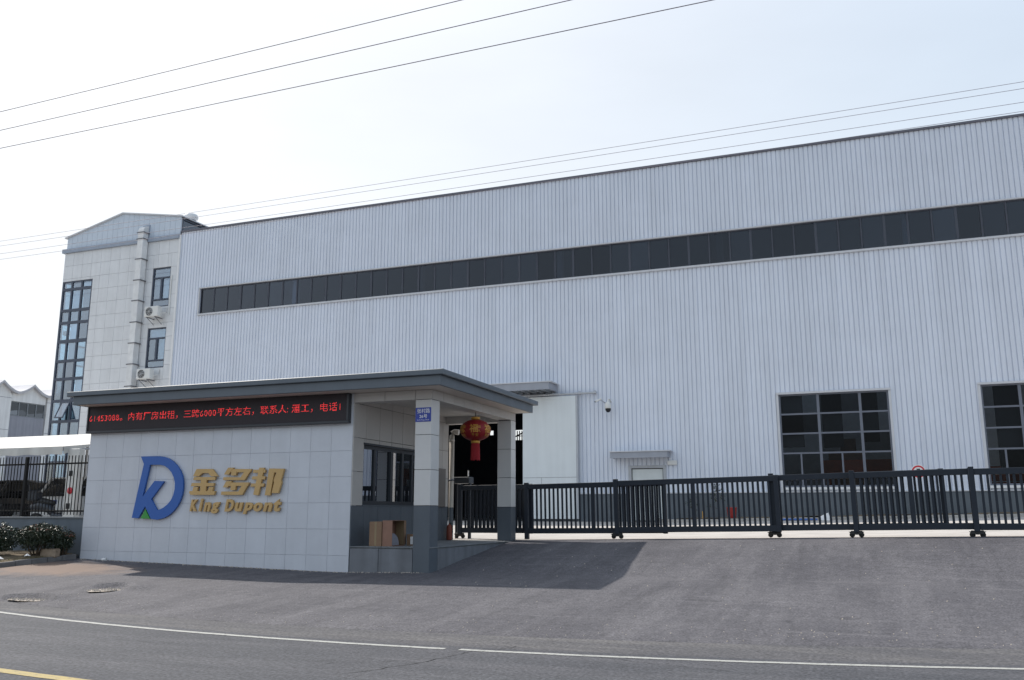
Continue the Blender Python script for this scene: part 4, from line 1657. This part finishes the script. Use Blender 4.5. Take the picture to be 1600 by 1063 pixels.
def leaf_quad(mb, p, s, up=0.5):
    d = Vector((random.gauss(0, 1), random.gauss(0, 1), random.gauss(0, .7) + up)).normalized()
    a = d.orthogonal().normalized()
    a = (Matrix.Rotation(random.uniform(0, 6.28), 3, d) @ a)
    b = d.cross(a)
    p = Vector(p)
    mb.add([p - a * s, p + b * s * .45 + d * s * .12, p + a * s, p - b * s * .45 + d * s * .12], [(0, 1, 2), (0, 2, 3)])


def sapling(x, y, h, label, n):
    z = z_yard(x, y) + .12
    t = thing('sapling', label, 'sapling', (x, y, z), 'saplings along the hall plinth')
    tw = MB().tube([(x, y, z - .02), (x + .05, y, z + h * .5), (x + .02, y, z + h)], [.025, .018, .008], 6)
    lf_ = MB()
    for k in range(n):
        q = random.uniform(.3, 1)
        a = random.uniform(0, 6.28)
        l_ = random.uniform(.15, .45) * (1.3 - q)
        e = (x + l_ * math.cos(a), y + l_ * math.sin(a) * .6, z + h * q + random.uniform(0, .25))
        tw.tube([(x + .03, y, z + h * q * .92), e], [.008, .003], 4)
        for m in range(7):
            leaf_quad(lf_, (e[0] + random.gauss(0, .06), e[1] + random.gauss(0, .06), e[2] + random.gauss(0, .06)), .05)
    tw.build('trunk', 'twig', t)
    lf_.build('foliage', 'leaf', t)


sapling(-5.55, 38.75, 1.35, 'tall thin dark sapling behind the gate by the hall wall', 16)
sapling(-6.65, 38.8, .75, 'short bushy sapling near the side door behind the gate', 12)
t = thing('marker_stake', 'short yellow stake in the soil strip between the saplings', 'stake', (-6.15, 38.5, 1.3))
MB().cbox(-6.17, -6.13, 38.48, 38.52, 1.28, 1.62, .005).build('stake', 'lgold', t)
t = thing('red_bucket', 'red plastic bucket behind the gate on the soil strip', 'bucket', (-4.95, 38.55, 1.33))
MB().lathe([(0, 1.33), (.15, 1.33), (.17, 1.35), (.21, 1.75), (.225, 1.76), (.225, 1.78), (.2, 1.78), (.16, 1.4), (0, 1.39)], (-4.95, 38.55, 0), 20).build('pail', 'bucket', t)
t = thing('blue_pipe', 'blue plastic pipe lying along the pale kerb behind the gate', 'pipe', (-2.1, 38.05, 1.25))
zz = z_yard(-2.1, 38.05) + .04
MB().tube([(-2.9, 38.08, zz), (-1.55, 38.02, zz)], .04, 8).build('pipe', 'bluepipe', t)
t = thing('white_sack', 'small white sack slumped against the kerb at the end of the blue pipe', 'sack', (-1.3, 38.0, 1.25))
mb = MB()
zz = z_yard(-1.3, 38.0)
mb.add([(-1.5, 37.85, zz), (-1.05, 37.85, zz), (-1.05, 38.15, zz), (-1.5, 38.15, zz), (-1.42, 37.95, zz + .16), (-1.12, 37.93, zz + .30), (-1.13, 38.1, zz + .28), (-1.4, 38.1, zz + .14)],
       [(0, 1, 5, 4), (1, 2, 6, 5), (2, 3, 7, 6), (3, 0, 4, 7), (4, 5, 6, 7), (0, 3, 2, 1)])
mb.build('sack', 'white', t)
# round speed sign
t = thing('speed_limit_sign', 'round white speed sign with red rim and black five behind the gate', 'road sign', (2.25, 37.5, 1.3))
sx_, sz_ = 2.24, 3.10
MB().tube([(sx_, 37.53, 1.25), (sx_, 37.53, 3.1)], .03, 8).build('pole', 'steel', t)
MB().lathe([(0, 37.495), (.20, 37.495), (.20, 37.505), (0, 37.505)], (sx_, 0, sz_), 32, 'y', False).build('sign_face', 'white', t)
MB().lathe([(.175, 37.488), (.235, 37.488), (.235, 37.51), (.175, 37.51), (.175, 37.488)], (sx_, 0, sz_), 32, 'y', False).build('sign_rim', 'ringred', t)
MB().lathe([(.237, 37.492), (.262, 37.492), (.262, 37.508), (.237, 37.508), (.237, 37.492)], (sx_, 0, sz_), 32, 'y', False).build('sign_edge', 'white', t)
text_xz('5', sx_ - .075, sz_ - .11, 37.49, h=.22, w=.15, depth=.004, offset=.03).build('numeral', 'black', t)
# security cameras
t = thing('dome_camera', 'white dome security camera with dark lens on the ribbed hall wall', 'security camera', (-10.45, YF, 6.4))
c_ = (-10.45, YF - .42, 6.12)
MB().lathe([(0, .50), (.05, .50), (.06, .46), (.125, .40), (.145, .30), (.145, .20), (.135, .155), (0, .155)], c_, 24).build('housing', 'acwhite', t)
MB().lathe([(.13, .15), (.125, .08), (.088, .01), (.04, -.02), (0, -.025)], c_, 24).build('lens_dome', 'black', t)
MB().tube([(c_[0], c_[1], c_[2] + .49), (c_[0] + .01, c_[1], c_[2] + .58), (c_[0] + .04, c_[1] + .14, c_[2] + .58), (c_[0] + .04, YF - .005, c_[2] + .5)], .035, 8).build('bracket', 'acwhite', t)
t = thing('bullet_camera', 'small white bullet security camera left of the dome camera', 'security camera', (-10.85, YF, 6.65))
MB().tube([(-11.05, YF - .42, 6.62), (-10.80, YF - .32, 6.75)], .045, 12).build('body', 'acwhite', t)
MB().tube([(-11.075, YF - .43, 6.607), (-11.052, YF - .421, 6.619)], .04, 12).build('lens', 'black', t)
MB().tube([(-10.82, YF - .33, 6.70), (-10.70, YF - .2, 6.60), (-10.66, YF - .03, 6.58)], .022, 6).build('bracket', 'steel', t)

# ================================================================== left of the gatehouse
lw = thing('low_wall', 'low blue grey wall carrying a black railing, left of the gatehouse', 'wall', (-26, 17.75, .4))
MB().box(-34, GX0 - .004, 17.66, 17.86, .1, 1.41).build('wall_body', 'lowwall', lw)
MB().cbox(-34, GX0 - .004, 17.63, 17.89, 1.412, 1.455, .006).build('coping', 'walltop', lw)
fe = thing('railing_fence', 'black metal railing with thin upright bars standing on the low wall', 'fence', (-26, 17.76, 1.455))
for z in (1.60, 2.83):
    MB().cbox(-34, GX0 - .02, 17.74, 17.78, z - .022, z + .022, .004).build('rail', 'fence', fe)
for x in (-33, -28.9, -24.85, -20.78):
    MB().cbox(x - .04, x + .04, 17.72, 17.80, 1.456, 3.03, .006).build('post', 'fence', fe)
pk = MB().cbox(-.0095, .0095, -.0095, .0095, 0, 1.53, .002).mesh('bar', 'fence')
x = GX0 - .09
while x > -33.9:
    if all(abs(x - q) > .07 for q in (-33, -28.9, -24.85, -20.78)):
        inst('bar', pk, fe, (x, 17.718 + .0, 1.50))
    x -= .112

# planting bed with its kerb
KB = [(-18.43, 17.47, .53), (-18.62, 16.55, .475), (-18.80, 15.6, .41), (-19.0, 14.6, .35), (-19.25, 13.6, .29)]


def kpt(t):
    i = min(int(t), len(KB) - 2)
    f_ = t - i
    return Vector(KB[i]) * (1 - f_) + Vector(KB[i + 1]) * f_


nk = 10
for k in range(nk):
    a, b = kpt(k * 4 / nk + .01), kpt((k + 1) * 4 / nk - .01)
    dz = random.uniform(-.008, .008)
    vs = []
    for p in (a, b):
        vs += [(p.x, p.y, p.z - .25), (p.x, p.y, p.z - .012 + dz), (p.x - .012, p.y, p.z + dz), (p.x - .11, p.y, p.z + dz), (p.x - .11, p.y, p.z - .25)]
    fs = [(i, (i + 1) % 5, (i + 1) % 5 + 5, i + 5) for i in range(5)] + [(0, 4, 3, 2, 1), (5, 6, 7, 8, 9)]
    struct(MB().add(vs, fs).build('kerb_stone', 'kerb'))
vs, fs = [], []
NYB = 30
for i in range(NYB):
    t_ = 4 * i / (NYB - 1)
    p = kpt(t_)
    for j in range(12):
        x = p.x - .10 - j * .30 + random.uniform(-.04, .04) * (j > 0)
        vs.append((x, p.y + .17 * (1 - t_ / 4), p.z - .03 + .04 * min(j, 2) + random.uniform(-.02, .025) * (j > 0)))
for i in range(NYB - 1):
    for j in range(11):
        a = i * 12 + j
        fs.append((a, a + 1, a + 13, a + 12))
struct(MB().add(vs, fs).build('planting_bed', 'soil'))
gr = MB()
for k in range(900):
    p = kpt(random.uniform(0, 3.2))
    q = random.uniform(.10, .9)
    x, y = p.x - q, p.y + .12
    h = random.uniform(.02, .07)
    a = random.uniform(0, 6.28)
    gr.add([(x - .004, y, p.z - .01), (x + .004, y, p.z - .01), (x + .03 * math.cos(a), y + .03 * math.sin(a), p.z + h)], [(0, 1, 2)])
M['grass'] = pmat('dry_grass', (0.16, 0.14, 0.05), 0.9, var=.4, scale=10)
o = gr.build('dry_grass', 'grass')
o['kind'] = 'stuff'


def bush(cx, cy, z, rx, ry, h, n, label, red=0):
    t = thing('bush', label, 'bush', (cx, cy, z), 'clipped bushes in the planting bed')
    st = MB()
    for k in range(9):
        a = random.uniform(0, 6.28)
        st.tube([(cx + .06 * math.cos(a), cy + .06 * math.sin(a), z - .03), (cx + rx * .4 * math.cos(a), cy + ry * .4 * math.sin(a), z + h * .45),
                 (cx + rx * .75 * math.cos(a), cy + ry * .75 * math.sin(a), z + h * random.uniform(.6, .9))], [.02, .013, .005], 5)
    st.build('stem', 'twig', t)
    lf_, lr_ = MB(), MB()
    lumps = [(random.uniform(-.55, .55), random.uniform(-.5, .5), random.uniform(-.3, .6), random.uniform(.38, .6)) for _ in range(26)]
    for k in range(n):
        u = random.random()
        lx, ly, lz, lr = random.choice(lumps)
        d = Vector((random.gauss(0, 1), random.gauss(0, 1), random.gauss(0, 1))).normalized()
        q = lr * (random.uniform(.75, 1.02) if u > .3 else random.uniform(.2, .8))
        ux, uy, uz = lx + d.x * q, ly + d.y * q, lz + d.z * q
        if uz < -.98:
            continue
        p = (cx + rx * ux, cy + ry * uy, z + h * .5 + h * .5 * uz)
        leaf_quad(lr_ if (red and uz > .55 and random.random() < red) else lf_, p, random.uniform(.022, .036), .5 + d.z * .6)
    lf_.build('foliage', 'leaf', t)
    if red:
        lr_.build('young_shoots', 'leafred', t)
    return t


bush(-19.12, 16.85, .50, .74, .55, .80, 9500, 'large dark green bush with glossy leaves in front of the low wall', .10)
bush(-18.62, 17.22, .52, .26, .24, .58, 2000, 'small bush with reddish shoots beside the tan stone block', .45)
bush(-20.15, 16.45, .47, .72, .55, .82, 8000, 'dark green bush at the left edge of the photo', .08)
t = thing('stone_block', 'rough tan stone block lying at the foot of the bushes', 'stone', (-18.75, 17.0, .52))
mb = MB().cbox(-19.0, -18.52, 16.86, 17.05, .47, .69, .03)
mb.v = [(a + random.uniform(-.015, .015), b + random.uniform(-.01, .01), c + random.uniform(-.015, .012)) for a, b, c in mb.v]
mb.build('block', 'stone', t)
t = thing('paper_cup', 'crushed white paper cup on the asphalt against the tiled wall', 'paper cup', (-17.45, 17.38, .4))
zz = z_apron(-17.45, 17.38)
MB().lathe([(0, -.06), (.028, -.06), (.04, .06), (.036, .06), (.026, -.05), (0, -.05)], (0, 0, 0), 12, 'x').xform(
    Matrix.Translation((-17.45, 17.38, zz + .038)) @ Matrix.Rotation(.4, 4, 'Z')).build('cup', 'white', t)
for k, (x, y, lab) in enumerate(((-19.0, 15.75, 'white paper scrap on the soil by the kerb at the left edge'), (-18.85, 16.35, 'crumpled white wrapper on the soil below the large bush'))):
    t = thing('paper_scrap', lab, 'litter', (x, y, .45))
    mb = MB()
    z = .47 + .05 * k
    mb.add([(x - .08, y, z), (x + .07, y - .04, z + .02), (x + .09, y + .05, z + .01), (x - .05, y + .07, z + .05), (x, y + .02, z + .07)],
           [(0, 1, 4), (1, 2, 4), (2, 3, 4), (3, 0, 4)])
    mb.build('scrap', 'white', t)

# carport with white canvas roof
cp = thing('carport', 'white canvas carport roof above the parked cars behind the railing', 'carport', (-26, 22, 1.1))
vs, fs = [], []
xs = list(np.linspace(-34, -22.0, 25))
ys = list(np.linspace(20.0, 26.5, 14))
for i, x in enumerate(xs):
    for j, y in enumerate(ys):
        q = (y - 20) / 6.5
        sag = -.10 * math.sin(math.pi * q) * (1 + .4 * math.sin(x * 2.1)) + .025 * math.sin(x * 3.0) * math.sin(math.pi * q)
        vs.append((x, y, 3.50 + 1.08 * q + sag))
n_ = len(ys)
for i in range(len(xs) - 1):
    for j in range(n_ - 1):
        a = i * n_ + j
        fs.append((a, a + n_, a + n_ + 1, a + 1))
off_ = len(vs)
vs2 = [(v[0], v[1], v[2] - .012) for v in vs]
MB().add(vs + vs2, fs + [tuple(i + off_ for i in reversed(f)) for f in fs], True).build('canvas_roof', 'canvas', cp)
vs, fs = [], []
for i, x in enumerate(np.linspace(-34, -22.0, 90)):
    w = .018 * math.sin(i * 1.3) + .012 * math.sin(i * .47)
    vs += [(x, 19.99 + w * .3, 3.495), (x, 19.98 + w, 3.38), (x, 19.985 + w * 1.3, 3.265 + .012 * math.sin(i * .9))]
    if i:
        a = 3 * i
        fs += [(a - 3, a, a + 1, a - 2), (a - 2, a + 1, a + 2, a - 1)]
MB().add(vs, fs, True).build('valance', 'canvas', cp)
vs, fs = [], []
for i, y in enumerate(np.linspace(20.0, 26.5, 30)):
    q = (y - 20) / 6.5
    z = 3.50 + 1.08 * q - .08 * math.sin(math.pi * q)
    vs += [(-21.99, y, z), (-21.985, y, 3.27 + .75 * q + .22 * math.sin(math.pi * min(1, q * 2.2)))]
    if i:
        a = 2 * i
        fs.append((a - 2, a, a + 1, a - 1))
MB().add(vs, fs, True).build('side_valance', 'canvas', cp)
fr = MB()
fr.tube([(-34, 20.03, 3.46), (-22.03, 20.03, 3.46)], .03, 8).tube([(-34, 26.4, 4.40), (-22.03, 26.4, 4.40)], .04, 8)
for x in (-33.5, -27.8, -22.05):
    fr.tube([(x, 20.03, 3.40), (x, 23.2, 3.72), (x, 26.4, 4.36)], .03, 8)
    fr.tube([(x, 26.4, 4.38), (x, 26.4, 1.0)], .05, 8)
fr.build('frame', 'steel', cp)
t = thing('canopy_post', 'broad cream post with dark openings and a red disc below the canvas roof', 'post', (-21.75, 20.3, 1.0))
MB().cbox(-22.02, -21.58, 20.2, 20.42, .9, 3.44, .012).build('post', 'post', t)
for z, s in ((2.70, .07), (1.74, .075)):
    MB().cbox(-21.83 - s, -21.83 + s, 20.185, 20.198, z - s, z + s * 1.2, .004).build('opening', 'black', t)
MB().lathe([(0, 20.17), (.10, 20.18), (.10, 20.198), (0, 20.198)], (-21.80, 0, 2.20), 20, 'y').build('red_disc', 'ringred', t)


# ------------------------------------------------------------------ vehicles behind the railing
def loft(secs, closed=True):
    vs, fs = [], []
    n = len(secs[0][1])
    for y, ring in secs:
        vs += [(p[0], y, p[1]) for p in ring]
    for i in range(len(secs) - 1):
        for k in range(n):
            k2 = (k + 1) % n
            fs.append((i * n + k, i * n + k2, (i + 1) * n + k2, (i + 1) * n + k))
    fs.append(tuple(range(n)))
    fs.append(tuple(reversed(range((len(secs) - 1) * n, len(secs) * n))))
    return MB().add(vs, fs, True)


def body_ring(w, z0, z1):
    return [(-w * .93, z0), (w * .93, z0), (w, z0 + .14), (w * 1.0, z0 + (z1 - z0) * .62), (w * .95, z1 - .02), (w * .86, z1), (-w * .86, z1), (-w * .95, z1 - .02), (-w, z0 + (z1 - z0) * .62), (-w, z0 + .14)]


def cab_ring(wb, wt, z0, z1):
    return [(-wb, z0), (wb, z0), (wb * .5 + wt * .5, (z0 + z1) / 2), (wt, z1 - .07), (wt * .88, z1), (-wt * .88, z1), (-wt, z1 - .07), (-wb * .5 - wt * .5, (z0 + z1) / 2)]


def car(paint, label, h, w, ln, boxy, cat='car'):
    """car seen from behind; rear bumper at y = 0, wheels on z = 0"""
    t = thing('parked_car' if cat == 'car' else 'parked_van', label, cat, (0, 0, 0), 'vehicles parked under the carport' if cat == 'car' else None)
    hw = w / 2
    belt = h * .60
    secs = [(0.02, body_ring(hw * .90, .34, belt - .05)), (.12, body_ring(hw * .97, .28, belt)), (.6, body_ring(hw, .24, belt + .02)),
            (ln * .45, body_ring(hw, .22, belt + .01)), (ln * .72, body_ring(hw, .22, belt - .04)), (ln * .93, body_ring(hw * .95, .24, belt - .16)), (ln, body_ring(hw * .82, .30, belt - .28))]
    bo = loft(secs).build('body', paint, t)
    r0 = .10 if boxy else .20
    r1 = .30 if boxy else .62
    cs = [(r0, cab_ring(hw * .84, hw * .80, belt - .01, belt + .05)), (r1, cab_ring(hw * .88, hw * .74, belt - .01, h - .05)),
          (ln * .3, cab_ring(hw * .9, hw * .75, belt - .01, h)), (ln * .52, cab_ring(hw * .9, hw * .74, belt - .01, h - .03)), (ln * .70, cab_ring(hw * .86, hw * .7, belt - .03, belt + .03))]
    loft(cs).build('cabin_glass', 'carglass', t)
    rs = [(r1 - .06, [(-hw * .70, h - .075), (hw * .70, h - .075), (hw * .62, h - .03), (-hw * .62, h - .03)]),
          (ln * .3, [(-hw * .755, h - .07), (hw * .755, h - .07), (hw * .66, h + .018), (-hw * .66, h + .018)]),
          (ln * .54, [(-hw * .74, h - .10), (hw * .74, h - .10), (hw * .65, h - .012), (-hw * .65, h - .012)])]
    loft(rs).build('roof_panel', paint, t)
    pil = MB()
    for s in (-1, 1):
        pil.tube([(s * hw * .86, r0, belt), (s * hw * .76, r1, h - .04)], .05, 6)
        pil.tube([(s * hw * .91, ln * .30, belt), (s * hw * .765, ln * .3, h - .04)], .035, 6)
        pil.tube([(s * hw * .88, ln * .68, belt), (s * hw * .75, ln * .52, h - .05)], .04, 6)
    pil.build('pillar_trim', paint, t)
    for s in (-1, 1):
        MB().cbox(s * hw * .80 - .10, s * hw * .80 + .10, -.015, .14, belt - .24, belt - .07, .02).build('tail_lamp', 'lamp', t)
        for y in (ln * .2, ln * .8):
            wm = MB().lathe([(0, -.1), (.2, -.1), (.31, -.09), (.33, -.06), (.33, .06), (.31, .09), (.2, .1), (0, .1)], (0, 0, 0), 22, 'x')
            wm.xform(Matrix.Translation((s * (hw - .10), y, .33)))
            wo = wm.build('wheel', 'tyre', t)
            MB().lathe([(0, s * .108), (.17, s * .104), (.19, s * .101)], (s * (hw - .10), y, .33), 16, 'x').build('rim', 'steel', wo)
    MB().cbox(-hw * .9, hw * .9, -.05, .06, .32, .56, .03).build('bumper', paint, t)
    MB().cbox(-.22, .22, -.012, .018, belt - .25, belt - .12, .004).build('number_plate', 'plate', t)
    MB().cbox(-hw * .55, hw * .55, r0 - .03, r0 + .02, belt + .02, belt + .045, .008).build('boot_edge', 'black', t)
    return t


def put(t, x, y, z, rz=0):
    t.location = (x, y, z)
    t.rotation_euler = (0, 0, rz)


put(car('carwhite', 'white hatchback with red tail lamps parked behind the scooter', 1.64, 1.76, 4.3, False), -24.52, 22.0, 1.1, R(2))
put(car('cardark', 'dark car at the far left under the canvas roof', 1.56, 1.80, 4.5, False), -27.55, 21.7, 1.1, R(-2))
put(car('carbeige', 'beige boxy van partly hidden by the gatehouse wall', 1.80, 1.70, 4.2, True, 'van'), -22.55, 23.1, 1.1, 0)
sc = thing('motor_scooter', 'dark motor scooter parked behind the railing in front of the white hatchback', 'scooter', (-23.1, 20.7, 1.1))
sx0, sy0, sg = -23.0, 20.75, 1.1


def P_(a, b, c):   # scooter frame: a along its length (towards +x), b across, c up
    return (sx0 + a * .95, sy0 + b + a * .25, sg + c)


MB().tube([P_(-.72, 0, .62), P_(-.45, 0, .66), P_(-.1, 0, .58), P_(.0, 0, .40)], [.10, .15, .15, .08], 10).build('tail_body', 'scooter', sc)
MB().tube([P_(-.70, 0, .78), P_(-.35, 0, .80), P_(.02, 0, .74)], [.06, .11, .07], 10).build('seat', 'black', sc)
MB().tube([P_(0, 0, .36), P_(.4, 0, .34)], [.13, .11], 8).build('footboard', 'scooter', sc)
MB().tube([P_(.40, 0, .32), P_(.52, 0, .65), P_(.44, 0, 1.0)], [.12, .17, .08], 10).build('leg_shield', 'scooter', sc)
MB().tube([P_(.36, -.34, 1.06), P_(.42, -.1, 1.02), P_(.42, .1, 1.02), P_(.36, .34, 1.06)], .022, 8).build('handlebar', 'black', sc)
MB().tube([P_(.47, 0, .95), P_(.54, 0, .98)], [.09, .05], 10).build('headlamp', 'acwhite', sc)
for s in (-.3, .3):
    MB().tube([P_(.40, s, 1.04), P_(.36, s * 1.1, 1.25)], .008, 5).lathe([(0, -.012), (.055, -.01), (.055, .01), (0, .012)], P_(.36, s * 1.1, 1.27), 12, 'x').build('mirror', 'black', sc)
for a in (-.55, .62):
    mb = MB().lathe([(.13, -.05), (.2, -.05), (.225, -.03), (.225, .03), (.2, .05), (.13, .05), (.13, -.05)], (0, 0, 0), 20, 'y')
    mb.xform(Matrix.Translation(P_(a, 0, .225)) @ Matrix.Rotation(.26, 4, 'Z'))
    wo = mb.build('wheel', 'tyre', sc)
    MB().lathe([(0, -.03), (.13, -.03), (.13, .03), (0, .03)], (0, 0, 0), 16, 'y').xform(Matrix.Translation(P_(a, 0, .225)) @ Matrix.Rotation(.26, 4, 'Z')).build('rim', 'steel', wo)
MB().tube([P_(.52, 0, .6), P_(.62, 0, .25)], .03, 8).build('fork', 'darkmetal', sc)
MB().tube([P_(-.45, .12, .35), P_(-.75, .14, .38)], [.03, .045], 8).build('exhaust', 'steel', sc)
mb = MB().cbox(-.17, .17, -.15, .15, 0, .28, .04)
mb.xform(Matrix.Translation(P_(-.66, 0, .82)) @ Matrix.Rotation(.26, 4, 'Z'))
mb.build('top_box', 'scooter', sc)

# ------------------------------------------------------------------ neighbouring workshop
nb_ = thing('neighbour_workshop', 'white workshop with wavy shell roofs far left behind the carport', 'workshop', (-80, 62, 0))
NX = -75.0
PER, PK0, ZP_, ZV_ = 3.4, 60.4, 13.72, 12.82


def wave(y):
    u = ((y - PK0) / PER) % 1.0
    u = min(u, 1 - u) * 2
    return ZV_ + (ZP_ - ZV_) * (1 - u) ** 1.6


ysn = list(np.arange(PK0 - 4 * PER, PK0 + 5 * PER + .01, PER / 16))
NW = (61.64, 65.5, 10.68, 12.1)
mb = MB()
top = [(y, wave(y)) for y in ysn]
mb.prism([[(top[0][0], 0), (NW[0], 0), (NW[0], 12.6)] + [p for p in reversed(top) if p[0] <= NW[0]]], NX, NX - .3, lambda a, b, y: (y, a, b))
mb.prism([[(NW[0], NW[3]), (NW[1], NW[3])] + [p for p in reversed(top) if NW[0] <= p[0] <= NW[1]]], NX, NX - .3, lambda a, b, y: (y, a, b))
mb.prism([[(NW[1], 0), (top[-1][0], 0)] + [p for p in reversed(top) if p[0] >= NW[1]]], NX, NX - .3, lambda a, b, y: (y, a, b))
mb.build('wall', 'nwall', nb_)
MB().box(NX - .25, NX - .02, NW[0], NW[1], 0, NW[2]).build('grey_panel', 'ngrey', nb_)
MB().box(NX - 14, NX - .31, NW[0] - 10, NW[1] + 10, 0, .2).box(NX - 14, NX - 13.8, NW[0] - 10, NW[1] + 10, .2, 12.5).build('inner_wall', 'inside', nb_)
wv = MB()
vs, fs = [], []
for i, y in enumerate(ysn):
    z = wave(y)
    vs += [(NX + .35, y, z + .22), (NX + .35, y, z - .02), (NX - 14, y, z + .22), (NX - 14, y, z - .02)]
    if i:
        a = 4 * i
        fs += [(a - 4, a, a + 2, a - 2), (a - 3, a - 1, a + 3, a + 1), (a - 4, a - 3, a + 1, a), (a - 2, a + 2, a + 3, a - 1)]
wv.add(vs, fs)
wv.build('shell_roof', 'nroof', nb_)
f = MB()
for q in range(5):
    y = NW[0] + (NW[1] - NW[0]) * q / 4
    f.box(NX - .16, NX - .06, y - .05, y + .05, NW[2], NW[3])
f.box(NX - .158, NX - .062, NW[0], NW[1], NW[2], NW[2] + .1).box(NX - .158, NX - .062, NW[0], NW[1], NW[3] - .1, NW[3])
fo = f.build('window', 'haunch', nb_)
for q in range(4):
    a = NW[0] + (NW[1] - NW[0]) * q / 4
    MB().box(NX - .12, NX - .11, a + .05, a + .91, NW[2] + .1, NW[3] - .1).build('pane', 'glass_shed', fo)
sm_ = MB()
for z in (12.35, 9.3):
    sm_.box(NX + .001, NX + .012, 50, NW[0] - .05, z, z + .04)
    sm_.box(NX + .001, NX + .012, NW[1] + .05, 76, z, z + .04)
sm_.build('wall_joint', 'ngrey', nb_)

# ================================================================== overhead cables
cab = [
    (9.5, (-12.51, 7.911), (-4.339, 8.072), .0056, 'uppermost of the three near cables crossing the top left sky'),
    (9.5, (-12.459, 7.583), (-2.863, 7.741), .0056, 'middle one of the three near cables crossing the top left sky'),
    (9.5, (-12.411, 7.269), (-1.156, 7.359), .0056, 'lowest of the three near cables crossing the top left sky'),
    (36, (-46.1, 17.26), (6.96, 17.60), .0092, 'highest of the four thin far cables above the hall roof'),
    (36, (-46.1, 16.96), (6.94, 17.33), .0092, 'second highest of the four thin far cables above the hall roof'),
    (36, (-46.0, 16.48), (6.88, 16.78), .0092, 'third highest of the four thin far cables, just above the roof edge'),
    (36, (-46.0, 16.13), (6.85, 16.42), .0092, 'lowest of the four thin far cables, touching the roof edge line'),
]
for k, (y, a, b, r, lab) in enumerate(cab):
    sl_ = (b[1] - a[1]) / (b[0] - a[0])
    mid = (a[0] + b[0]) / 2
    zm = (a[1] + b[1]) / 2
    t = thing('power_cable', lab, 'cable', (mid, y, zm), 'overhead cables')
    pts = []
    for x in np.linspace(-120, 90, 43):
        sag = .00012 * (x - mid) ** 2 - .00012 * ((b[0] - a[0]) / 2) ** 2
        pts.append((x, y, zm + sl_ * (x - mid) + sag))
    MB().tube(pts, r, 6).build('cable', 'cable', t)

# loose grit: along the foot of the gatehouse wall and scattered over the apron
gm = MB()


def grit(x, y, s):
    z = z_apron(x, y) + .004
    a = random.uniform(0, 6.28)
    c, d = math.cos(a) * s, math.sin(a) * s
    gm.add([(x + c, y + d, z), (x - d, y + c, z), (x - c, y - d, z), (x + d, y - c, z), (x, y, z + s * random.uniform(.7, 1.2))],
           [(0, 1, 4), (1, 2, 4), (2, 3, 4), (3, 0, 4)])


for k in range(420):
    grit(random.uniform(-18.3, -8.7), 17.51 - abs(random.gauss(0, .07)), random.uniform(.006, .022))
for k in range(260):
    x = random.uniform(-14, 4)
    grit(x, random.uniform(y_seam(x) + .1, y_seam(x) + 1.2), random.uniform(.006, .016))
for k in range(140):
    x = random.uniform(-8, 4)
    grit(x, random.uniform(13, 21), random.uniform(.008, .02))
o = gm.build('loose_grit', 'gravel')
o['kind'] = 'stuff'
